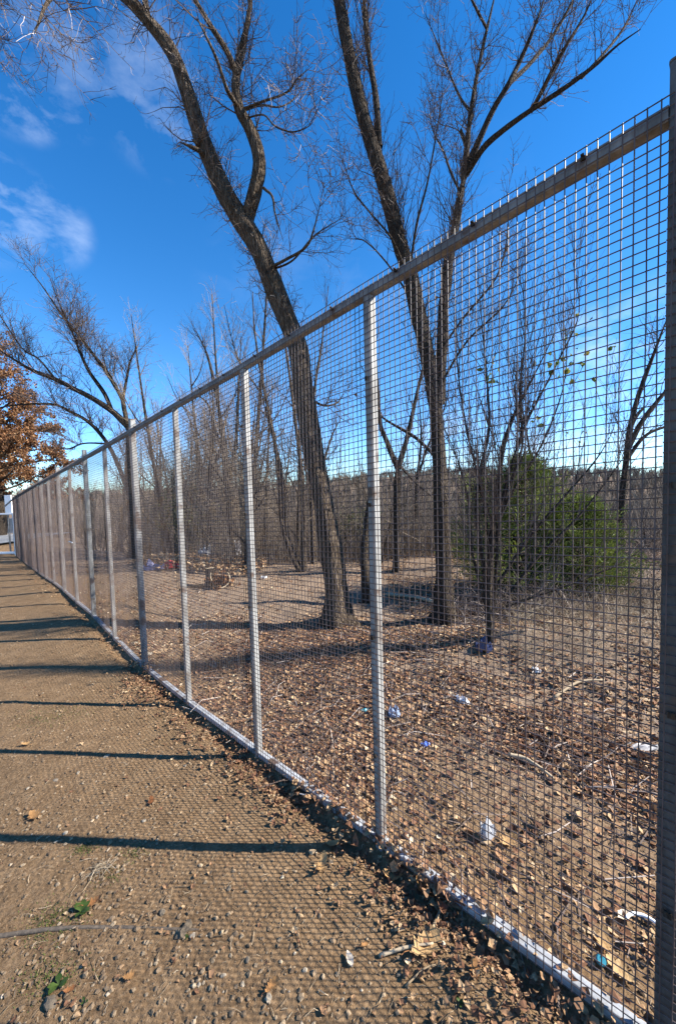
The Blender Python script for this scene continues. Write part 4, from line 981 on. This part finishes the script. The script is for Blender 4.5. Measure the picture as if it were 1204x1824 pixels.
# dull green bushes inside the wood
M_BUSH = tint_mat('bush_leaf', [(0, (0.035, 0.045, 0.015)), (0.5, (0.085, 0.095, 0.032)), (1, (0.16, 0.155, 0.06))], .7, trans=.2)
rgG = np.random.default_rng(91)
for (px, y, w, h, lab) in ((342, 12.0, .85, 1.9, 'dull green bush in the wood behind the fourth panel'), (300, 15.5, 1.2, 2.4, 'dull olive bush deep in the wood left of the other green bush'), (640, 11.5, .7, 1.2, 'low olive bush in the wood between leaning tree and second post')):
    x = (px - 602) / F_PX * y; b = np.array([x, y, zg(x, y)])
    o = empty('bush', b, lab, 'bush')
    n1 = 46; a = rgG.random(n1) * 6.28; r_ = w * rgG.random(n1) ** .6
    P = np.stack([np.repeat(b[None], n1, 0), b + np.stack([np.cos(a) * r_ * .35, np.sin(a) * r_ * .35, h * (.3 + .3 * rgG.random(n1))], 1), b + np.stack([np.cos(a) * r_, np.sin(a) * r_, h * (.35 + .65 * rgG.random(n1))], 1)], 1)
    P = np.stack([resample(p, 7) for p in P])
    mb = MB(); V, Fq = tubes(P, np.full((n1, 7), .008) * np.linspace(1, .4, 7), 4); mb.add(V, Fq, .4); mb.build('stems', M_FARTWIG, o)
    n2 = 2600; i = rgG.integers(0, n1, n2); j = rgG.integers(2, 7, n2)
    pos = P[i, j] + rgG.normal(size=(n2, 3)) * np.array([.14, .14, .14]); pos[:, 2] = np.maximum(pos[:, 2], b[2] + .05)
    mb = MB(); V, Fs = leaf_mesh_arrays(rgG, pos, .04 + .04 * rgG.random(n2)); mb.add(V, Fs, np.repeat(rgG.random(n2), 8)); mb.build('foliage', M_BUSH, o)

# ------------------------------------------------------------------ single things on the ground
rgT = np.random.default_rng(101)
M_LEAF1 = tint_mat('fallen_oak_leaf', [(0, (0.10, 0.042, 0.020)), (0.35, (0.26, 0.10, 0.035)), (0.6, (0.38, 0.20, 0.075)), (0.85, (0.46, 0.31, 0.15)), (1, (0.62, 0.53, 0.42))], .75, .25, 45, .3, 90, trans=.15)
LOBES = [(0, .012), (.08, .02), (.15, .12), (.22, .09), (.31, .25), (.39, .13), (.49, .34), (.57, .17), (.68, .30), (.76, .15), (.87, .18), (.95, .08), (1, .0)]
OVAL = [(0, .015), (.08, .03), (.18, .13), (.3, .20), (.45, .235), (.6, .225), (.75, .17), (.88, .09), (1, 0)]
def fallen_leaf(px, py, size, label, tint=.6, yaw=None, curl=.25, shape=LOBES, lift=.008, roll=0.0, cup=0.5):
    b = ghit(px, py); n = len(shape); V = []; yaw = rgT.random() * 6.28 if yaw is None else yaw
    for (t, w) in shape:
        jl, jr = 1 + rgT.normal() * .12, 1 + rgT.normal() * .12
        for sgn, wj in ((1, w * jl), (0, 0), (-1, w * jr)):
            x = t - .5; y = sgn * wj
            z = curl * (x * 1.6) ** 2 + cup * abs(y) ** 1.3 * (1 + .5 * math.sin(5 * t + sgn)) + rgT.normal() * .012
            V.append((x, y, z))
    V = np.array(V) * size
    c, s_ = math.cos(roll), math.sin(roll); V = np.stack([V[:, 0], V[:, 1] * c - V[:, 2] * s_, V[:, 1] * s_ + V[:, 2] * c], 1)
    c, s_ = math.cos(yaw), math.sin(yaw); V = np.stack([V[:, 0] * c - V[:, 1] * s_, V[:, 0] * s_ + V[:, 1] * c, V[:, 2]], 1)
    V[:, 2] -= V[:, 2].min(); V = V + b + np.array([0, 0, lift])
    q = []
    for i in range(n - 1):
        a = i * 3; q += [(a, a + 1, a + 4, a + 3), (a + 1, a + 2, a + 5, a + 4)]
    o = empty('fallen_leaf', b, label, 'leaf', 'single fallen leaves on the dirt')
    mb = MB(); mb.add(V, [q], tint); mb.build('blade', M_LEAF1, o, smooth=True)
    st = np.array([(-.5, 0, .0), (-.62, .03, .01), (-.74, .02, .0)]) * size; c, s_ = math.cos(yaw), math.sin(yaw)
    st = np.stack([st[:, 0] * c - st[:, 1] * s_, st[:, 0] * s_ + st[:, 1] * c, st[:, 2]], 1) + np.array([b[0], b[1], V[1][2]])
    mb = MB(); mb.add(*tubes(st[None], np.full((1, 3), .011 * size), 4), max(0, tint - .3)); mb.build('stalk', M_LEAF1, o)
fallen_leaf(756, 1690, .135, 'large curled tan oak leaf lying by the pale sticks', .74, .5, .30, lift=.010, roll=.15, cup=.7)
fallen_leaf(650, 1687, .040, 'small bright orange leaf left of the large curled leaf', .55, .4, .2, OVAL)
fallen_leaf(623, 1712, .055, 'pale oval leaf left of the large curled leaf', .98, 1.9, .1, OVAL)
fallen_leaf(165, 1612, .070, 'orange brown oak leaf beside the green weed', .45, .6, .35)
fallen_leaf(270, 1432, .060, 'dark rust leaf alone above the nearest post shadow', .30, 2.0, .5)
fallen_leaf(50, 1328, .085, 'tan crinkled leaf just past the second post shadow', .7, .3, .5)
fallen_leaf(62, 1458, .085, 'orange tan leaf close above the nearest post shadow', .6, 2.6, .3)
fallen_leaf(232, 1744, .050, 'orange leaf low down between the weed and the stones', .58, .1, .2)
fallen_leaf(572, 1549, .090, 'crumpled tan leaf just below the nearest post shadow', .72, 1.2, .7)
fallen_leaf(592, 1507, .070, 'tan leaf lying across the nearest post shadow', .7, .2, .4, OVAL)
fallen_leaf(758, 1597, .110, 'folded orange tan leaf against the bottom rail', .62, 2.3, .45, roll=.5)
fallen_leaf(590, 1432, .105, 'rust brown oak leaf curled up beside the bottom rail', .28, 2.4, .5, roll=.6)
fallen_leaf(846, 1735, .060, 'orange leaf among brown scraps right of the large curled leaf', .5, 1.4, .5)
fallen_leaf(483, 1762, .055, 'orange leaf propped against the pale stone at the bottom', .55, .9, .3)
fallen_leaf(428, 1318, .090, 'golden leaf clump at the foot of the third post', .68, .8, .8)
fallen_leaf(700, 1565, .090, 'tan leaf scrap midway along the second panel rail', .7, 2.9, .4)
fallen_leaf(1076, 1686, .09, 'tan oak leaf behind the mesh above the blue cap', .75, 1.0, .5)
fallen_leaf(1108, 1738, .095, 'tan lobed oak leaf behind the mesh below the blue cap', .82, 2.2, .3)
fallen_leaf(905, 1504, .110, 'tan oak leaf beside the crumpled white paper', .72, .5, .4)
fallen_leaf(1112, 1636, .070, 'pale leaf behind the mesh close to the nearest post', .96, .3, .2, OVAL)
fallen_leaf(125, 1768, .040, 'tiny brown leaf scrap by the lowest weed', .4, .3, .3)

M_STONE = tint_mat('stone', [(0, (0.10, 0.075, 0.05)), (0.5, (0.23, 0.18, 0.125)), (1, (0.50, 0.42, 0.31))], .9, .35, 40, .4, 120)
import bmesh
def stone(px, py, size, label, tint=.5, flat=.6, cat='stone', name='stone', sub=2, rough_=.30):
    b = ghit(px, py); size = size * .68; tint = tint * .85; bm = bmesh.new(); bmesh.ops.create_icosphere(bm, subdivisions=sub, radius=.5)
    off = rgT.random(3) * 40
    for v in bm.verts:
        d = v.co.normalized(); k = 1 + rough_ * 2 * float(vnoise(np.array([d.x * 1.7 + off[0]]), np.array([d.y * 1.7 + d.z * 1.3 + off[1]]), 1.6)[0]) + rgT.normal() * rough_ * .22
        v.co = Vector((v.co.x * k * 1.15, v.co.y * k * .85, v.co.z * k * flat))
    me = bpy.data.meshes.new(name); bm.to_mesh(me); bm.free()
    a = me.attributes.new('tint', 'FLOAT', 'POINT'); a.data.foreach_set('value', np.full(len(me.vertices), tint, np.float32))
    o = link(name, me, M_STONE, None, label=label, category=cat, group='single stones and clods on the dirt'); o.scale = (size,) * 3; o.rotation_euler = (0, 0, rgT.random() * 6.28)
    o.location = tuple(b + np.array([0, 0, size * flat * .22]))
stone(408, 1584, .034, 'grey pointed stone right of the green weed, below the nearest shadow', .35)
stone(478, 1779, .034, 'pale three cornered stone at the bottom beside the orange leaf', .9)
stone(90, 1787, .060, 'rough grey clod at the lower left corner', .3, .5, rough_=.3)
stone(328, 1660, .065, 'dark brown clod at the end of the buried cable', .12, .6, rough_=.6)
stone(344, 1668, .030, 'pale stone touching the dark clod', .85)
stone(290, 1626, .040, 'grey lump above the buried cable', .35, .6, rough_=.3)
stone(198, 1638, .028, 'blue grey stone right of the green weed', .5)
stone(485, 1461, .036, 'blue grey stone near the bottom rail above the nearest shadow', .45)
stone(190, 1348, .048, 'flat pale stone in the second post shadow', .8, .35)
stone(257, 1463, .030, 'pale round stone above the nearest shadow', .9)
stone(140, 1377, .030, 'pale stone between second shadow and the flat pale stones', .8)
stone(100, 1390, .040, 'flat tan stone in the dirt at left above the nearest shadow', .7, .3)
stone(50, 1405, .026, 'small cream stone near the left edge', .92)
stone(117, 1485, .032, 'white stone just under the nearest shadow at left', .95)
stone(415, 1357, .030, 'small white stone below the third post', 1.0)
stone(355, 1755, .020, 'small cream pebble left of the paired pebbles', .92)
stone(398, 1738, .022, 'small tan pebble, upper of the paired pebbles', .8)
stone(432, 1754, .022, 'small cream pebble, lower of the paired pebbles', .9)
stone(543, 1729, .026, 'pale pebble right of the bottom stones', .85)
stone(441, 1710, .026, 'brown stone above the pale three cornered stone', .45)
stone(262, 1168, .150, 'white rock at the foot of the fifth post', .95, .5)
stone(240, 1147, .110, 'white rock behind the mesh beside the fifth post', .95, .5)
stone(584, 1440, .05, 'white stone behind the mesh next to the second post', 1.0, .6)
stone(703, 1442, .04, 'white pebble behind the mesh just right of the second post', 1.0, .6)
stone(330, 1365, .030, 'tan pebble in the middle of the dirt path', .75)

# litter and scraps
def crumple(name, px, py, size, col, label, cat, hgt=.35, rough_=.5, n=9, flat_dir=None, aspect=1.0, yaw=None):
    b = ghit(px, py); u, v = np.meshgrid(np.linspace(-.5, .5, n), np.linspace(-.5, .5, n)); u = u + rgT.normal(size=u.shape) * .05; v = v + rgT.normal(size=v.shape) * .05
    z = (np.abs(rgT.normal(size=u.shape)) * .5 + .4 * (1 - 2 * np.hypot(u, v))) * hgt; rim = (1 - np.clip((np.hypot(u, v) - .42) * 3, 0, .55)); u = u * rim; v = v * rim
    yaw = rgT.random() * 6.28 if yaw is None else yaw; c, s_ = math.cos(yaw), math.sin(yaw); v = v * aspect
    top = np.stack([u * c - v * s_, u * s_ + v * c, np.maximum(z, .02) + .01], -1).reshape(-1, 3) * size; bot = top.copy(); bot[:, 2] = bot[:, 2] * .55 - .01 * size
    ii = np.arange(n * n).reshape(n, n); q = np.stack([ii[:-1, :-1], ii[:-1, 1:], ii[1:, 1:], ii[1:, :-1]], -1).reshape(-1, 4)
    ring = np.concatenate([ii[0, :-1], ii[:-1, -1], ii[-1, :0:-1], ii[:0:-1, 0]]); rn = np.roll(ring, -1); m = n * n
    mb = MB(); mb.add(np.concatenate([top, bot]) + b, [q, q[:, ::-1] + m, np.stack([ring, ring + m, rn + m, rn], 1)])
    o = mb.build(name, plain('scrap_' + str(len(bpy.data.materials)), col, rough_, .12, 25, .2), None, origin=b); o['label'] = label; o['category'] = cat; o['group'] = 'scraps of rubbish beyond the fence'
crumple('plastic_scrap', 651, 1266, .085, (.02, .30, .38), 'teal plastic scrap on the leaves left of the second post', 'rubbish', .15, .35, aspect=.5, yaw=.2)
crumple('plastic_bag', 702, 1275, .11, (.22, .27, .38), 'pale blue crumpled bag right of the second post', 'rubbish', .5, .3)
crumple('plastic_scrap', 757, 1328, .085, (.10, .18, .55), 'deep blue plastic scrap on the leaves', 'rubbish', .2, .35, aspect=.5, yaw=.3)
crumple('paper_scrap', 868, 1490, .10, (.46, .46, .47), 'crumpled white paper near the tan oak leaf', 'rubbish', .6, .7, aspect=.6)
crumple('plastic_film', 822, 1250, .18, (.62, .62, .64), 'white torn film lying on the leaves', 'rubbish', .15, .4, aspect=.5)
crumple('plastic_film', 955, 1196, .10, (.5, .5, .5), 'small white scrap near the dry grass bank', 'rubbish', .3, .5)
crumple('dark_bag', 862, 1158, .20, (.03, .04, .10), 'dark blue bag at the foot of the many stemmed shrub', 'rubbish', .5, .4)
crumple('cloth', 306, 1012, .42, (.55, .03, .04), 'bright red cloth dumped behind the fourth panel', 'cloth', .35, .8)
crumple('cloth', 274, 1015, .60, (.20, .20, .32), 'blue and grey cloth heap left of the red cloth', 'cloth', .25, .8, aspect=.6, yaw=.1)
crumple('rag', 366, 994, .45, (.45, .43, .42), 'white rag on the leaf bank above the stump', 'cloth', .7, .8)
crumple('rag', 419, 994, .42, (.42, .42, .45), 'pale grey rag heap left of the third post', 'cloth', .9, .8)
crumple('plastic_film', 1140, 1335, .30, (.20, .19, .185), 'grey sheet scrap behind the mesh by the nearest post', 'rubbish', .06, .5, aspect=.35, yaw=.1)
crumple('plastic_film', 470, 1030, .16, (.5, .5, .5), 'white scrap on bare dirt left of the leaning tree', 'rubbish', .3, .5)

def bar(name, pts, r0, r1, mat, label, cat, group=None, sides=7, tint=.5, amp=.12, K=14):
    P = resample(pts, K); mb = MB(); j = 1 + rgT.normal(size=(1, K, sides)) * amp
    V, Fq = tubes(P[None], np.linspace(r0, r1, K)[None], sides, j); Fq = Fq + [[list(range(sides))[::-1]], [list(range((K - 1) * sides, K * sides))]]
    mb.add(V, Fq, tint); o = mb.build(name, mat, None, origin=P[0], smooth=True); o['label'] = label; o['category'] = cat
    if group: o['group'] = group
    return o
def g3(px, py, up=.0): return ghit(px, py) + np.array([0, 0, up])
bar('stick', [g3(676, 1706, .008), g3(725, 1695, .016), g3(772, 1690, .02)], .006, .004, M_STRAW, 'pale peeled stick under the large curled leaf', 'stick', 'sticks by the fence', tint=.75)
bar('stick', [g3(768, 1662, .008), g3(780, 1640, .02), g3(791, 1612, .014)], .006, .004, M_STRAW, 'short stick standing between leaf and bottom rail', 'stick', 'sticks by the fence', tint=.55)
bar('stick', [g3(697, 1575, .006), g3(705, 1600, .01), g3(711, 1622, .006)], .004, .003, M_BARK, 'short dark stick near the rail above the large leaf', 'stick', 'sticks by the fence')
bar('stick', [g3(722, 1760, .006), g3(752, 1735, .014), g3(775, 1722, .01)], .0035, .002, M_STRAW, 'thin tan stick below the large curled leaf', 'stick', 'sticks by the fence', tint=.4)
bar('branch', [g3(905, 1352, .03), g3(940, 1362, .03), g3(985, 1392, .02)], .012, .007, M_STRAW, 'pale broken branch on the leaves behind the first panel', 'branch', tint=.75)
bar('branch', [g3(690, 1062, .03), g3(740, 1068, .04), g3(800, 1084, .03)], .035, .025, M_STRAW, 'pale fallen log behind the dark double stemmed tree', 'log', tint=.8)
bar('branch', [g3(985, 1250, .03), g3(1030, 1232, .08), g3(1075, 1222, .05)], .011, .007, M_STRAW, 'tan broken branch below the dry grass bank', 'branch', tint=.6)
bar('band', [g3(-60, 1674, .001), g3(0, 1668, .001), g3(80, 1657, .0005), g3(150, 1652, -.001), g3(230, 1652, -.002), g3(300, 1654, -.003), g3(350, 1655, -.005), g3(375, 1655, -.014)], .0085, .006, plain('dull_brown', (.12, .09, .062), .85, .25, 60, .3), 'grey half buried cable across the dirt at lower left', 'band', amp=.05, K=30)  # thin dull brown tube sunk partly into the dirt
# curved white plastic rim and bottle cap behind the mesh
cr = ghit(1152, 1668); a = np.linspace(.4, 2.3, 12)
P = np.stack([cr[0] + .06 * np.cos(a), cr[1] + .06 * np.sin(a), np.full(12, cr[2] + .015)], 1)
mb = MB(); V, Fq = tubes(P[None], np.full((1, 12), .006), 6); mb.add(V, Fq + [[[5, 4, 3, 2, 1, 0]], [[66, 67, 68, 69, 70, 71]]]); o = mb.build('plastic_piece', M_WHITE, None, origin=cr, smooth=True); o['label'] = 'curved white piece of plastic behind the mesh beside the nearest post'; o['category'] = 'rubbish'
cp = ghit(1068, 1717); mb = MB(); n = 18; a = np.arange(n) * 2 * np.pi / n; rings = [(.013, 0), (.0145, .003), (.0145, .011), (.0125, .0135)]
V = np.concatenate([np.stack([r_ * np.cos(a), r_ * np.sin(a), np.full(n, z_)], 1) for r_, z_ in rings]); ii = np.arange(n); jj = (ii + 1) % n
tl = Matrix.Rotation(.6, 3, 'X'); V = np.array([tl @ Vector(v) for v in V]) + cp + np.array([0, 0, .012])
mb.add(V, [np.concatenate([np.stack([ii + k * n, jj + k * n, jj + (k + 1) * n, ii + (k + 1) * n], 1) for k in range(3)]), [list(range(3 * n, 4 * n))], [list(range(n))[::-1]]])
o = mb.build('bottle_cap', plain('teal_plastic', (.01, .17, .24), .35, .1), None, origin=cp); o['label'] = 'teal bottle cap between two tan leaves behind the mesh'; o['category'] = 'bottle cap'
# stump with a bent hoop and leaves
st = ghit(374, 1046); stump = empty('stump', st, 'small dark tree stump behind the fourth panel', 'stump')
mb = MB(); rough_tube(mb, resample([st - np.array([0, 0, .1]), st + np.array([0, 0, .1]), st + np.array([.02, 0, .36])], 8), np.array([.15, .12, .10, .09, .085, .08, .08, .077]), 14, rgT, .1); mb.build('trunk', M_BARK2, stump, smooth=True)
mb = MB(); a = np.arange(14) * 2 * np.pi / 14; mb.add(np.stack([st[0] + .02 + .079 * np.cos(a), st[1] + .079 * np.sin(a), np.full(14, st[2] + .362)], 1), [[list(range(14))]], .6); mb.build('cut_face', M_STRAW, stump)
mb = MB(); mb.add(*tubes(resample([st + np.array([-.1, -.05, .04]), st + np.array([-.35, -.1, .03]), st + np.array([-.6, -.12, -.01])], 8)[None], np.linspace(.05, .015, 8)[None], 7)); mb.build('root', M_BARK2, stump, smooth=True)
hp = ghit(393, 1048); a = np.linspace(-.5, 3.64, 20); P = np.stack([hp[0] + .17 * np.cos(a), np.full(20, hp[1]) + .03 * np.sin(3 * a), hp[2] + .20 - .19 * np.sin(a)], 1)
mb = MB(); V, Fq = tubes(P[None], np.full((1, 20), .012), 6); mb.add(V, Fq, .95); o = mb.build('hoop', M_STRAW, None, origin=hp, smooth=True); o['label'] = 'pale bent hoop leaning beside the dark stump'; o['category'] = 'hoop'
n_ = 150; pos = hp + np.stack([rgT.normal(size=n_) * .10, .08 + rgT.normal(size=n_) * .06, np.abs(rgT.normal(size=n_)) * .12 + .02], 1)
mb = MB(); V, Fs = leaf_mesh_arrays(rgT, pos, .05 + .05 * rgT.random(n_)); mb.add(V, Fs, np.repeat(rgT.random(n_), 8)); mb.build('leaf_heap', M_OAKLEAF, None, kind='stuff', label='orange dead leaves heaped in the hoop by the stump')
# orange leaf bank at the wood's edge
def bank_xy(m):
    px = rgL.uniform(250, 470, m); y = rgL.normal(size=m) * .45 + 9.6; x = (px - 602) / F_PX * y; return np.stack([x, y], 1)
litter(3800, bank_xy, (.05, .11), 'leaf_bank', 'bank of tan and orange leaves along the edge of the wood', (.35, 1.0), .10, 1.8)

# weeds, moss, straw tuft
M_WEED = tint_mat('weed_leaf', [(0, (0.03, 0.058, 0.012)), (1, (0.085, 0.13, 0.025))], .55, trans=.25)
def weed(px, py, size, n, label):
    b = ghit(px, py); o = empty('weed', b, label, 'weed', 'small green weeds in the dirt')
    for i in range(n):
        a = i * 2.4 + rgT.normal() * .3; L = size * (.7 + .5 * rgT.random()); rows = []
        for t, w in ((0, .05), (.25, .14), (.5, .3), (.75, .26), (1, .02)):
            r_ = t * L; z = .6 * L * math.sin(t * 1.9) * .6 + .004
            for sg in (1, 0, -1): rows.append((r_ * math.cos(a) - sg * w * L * math.sin(a), r_ * math.sin(a) + sg * w * L * math.cos(a), z + (.05 * L if sg else 0)))
        q = []
        for k in range(4): q += [(k * 3, k * 3 + 1, k * 3 + 4, k * 3 + 3), (k * 3 + 1, k * 3 + 2, k * 3 + 5, k * 3 + 4)]
        mb = MB(); mb.add(np.array(rows) + b, [q], rgT.random()); mb.build('leaf', M_WEED, o, smooth=True)
weed(145, 1626, .035, 7, 'bright green weed beside the orange brown oak leaf')
weed(105, 1757, .030, 8, 'dark green weed near the lower left corner')
weed(332, 1672, .014, 4, 'tiny green sprout below the dark clod')
weed(820, 1790, .016, 4, 'tiny green sprout low down near the bottom rail')
weed(150, 1787, .014, 3, 'tiny green sprout right of the corner clod')
mb = MB()
for (px, py, r_, n) in ((95, 1641, .06, 700), (88, 1738, .055, 500), (150, 1513, .03, 240), (240, 1520, .03, 200), (100, 1275, .16, 900), (200, 1560, .04, 150)):
    b = ghit(px, py); x = b[0] + rgT.normal(size=n) * r_; y = b[1] + rgT.normal(size=n) * r_ * .7; p = np.stack([x, y, terrain(x, y) - .001], 1)
    a = rgT.random(n) * 6.28; e = p + np.stack([np.cos(a) * .003, np.sin(a) * .003, .004 + .006 * rgT.random(n)], 1); sd = np.stack([-np.sin(a), np.cos(a), 0 * a], 1) * .0022
    mb.add(np.stack([p + sd, p - sd, e], 1).reshape(-1, 3), [np.arange(n * 3).reshape(-1, 3)], np.repeat(rgT.random(n), 3))
mb.build('moss', M_MOSS, None, kind='stuff', label='thin green moss growing in patches on the dirt')
tb = ghit(182, 1548); n = 46; tuft = empty('straw_tuft', tb, 'flattened tuft of dry straw below the nearest shadow', 'straw')
a = rgT.normal(size=n) * .9 + .3; L = .03 + .06 * rgT.random(n); c = tb + np.stack([rgT.normal(size=n) * .02, rgT.normal(size=n) * .015, .004 + .008 * rgT.random(n)], 1)
d = np.stack([np.cos(a), np.sin(a), rgT.normal(size=n) * .2], 1) * L[:, None]
mb = MB(); V, Fq = tubes(np.stack([c - d * .5, c + np.array([0, 0, .006]), c + d * .5], 1), np.full((n, 3), .0011), 3); mb.add(V, Fq, np.repeat(.3 + .6 * rgT.random(n), 9)); mb.build('straws', M_STRAW, tuft)

def over_xy(m):
    s_ = rgL.uniform(-.3, 5.0, m); q = rgL.normal(size=m) * .03 + .01; ok = rgL.random(m) < np.clip(.1 + 1.6 * vnoise(s_, s_ * 0 + 7, 2.6), 0, 1)
    return (DV[None, :2] * s_[:, None] + NV[None, :2] * (D + q)[:, None])[ok]
litter(420, over_xy, (.015, .05), 'rail_leaves', 'brown leaves caught on the bottom rail of the fence', (.1, .8), .05, 2.0)

def strip_xy(m):
    s_ = rgL.uniform(-.5, 3.0, m); q = .05 + 1.3 * rgL.random(m); return DV[None, :2] * s_[:, None] + NV[None, :2] * (D + q)[:, None]
straw_bits(2600, strip_xy, (.008, .06), 'dirt_straw', 'short straw and stalks on the dirt just behind the fence', .0010, M_STRAW, (0, .85))
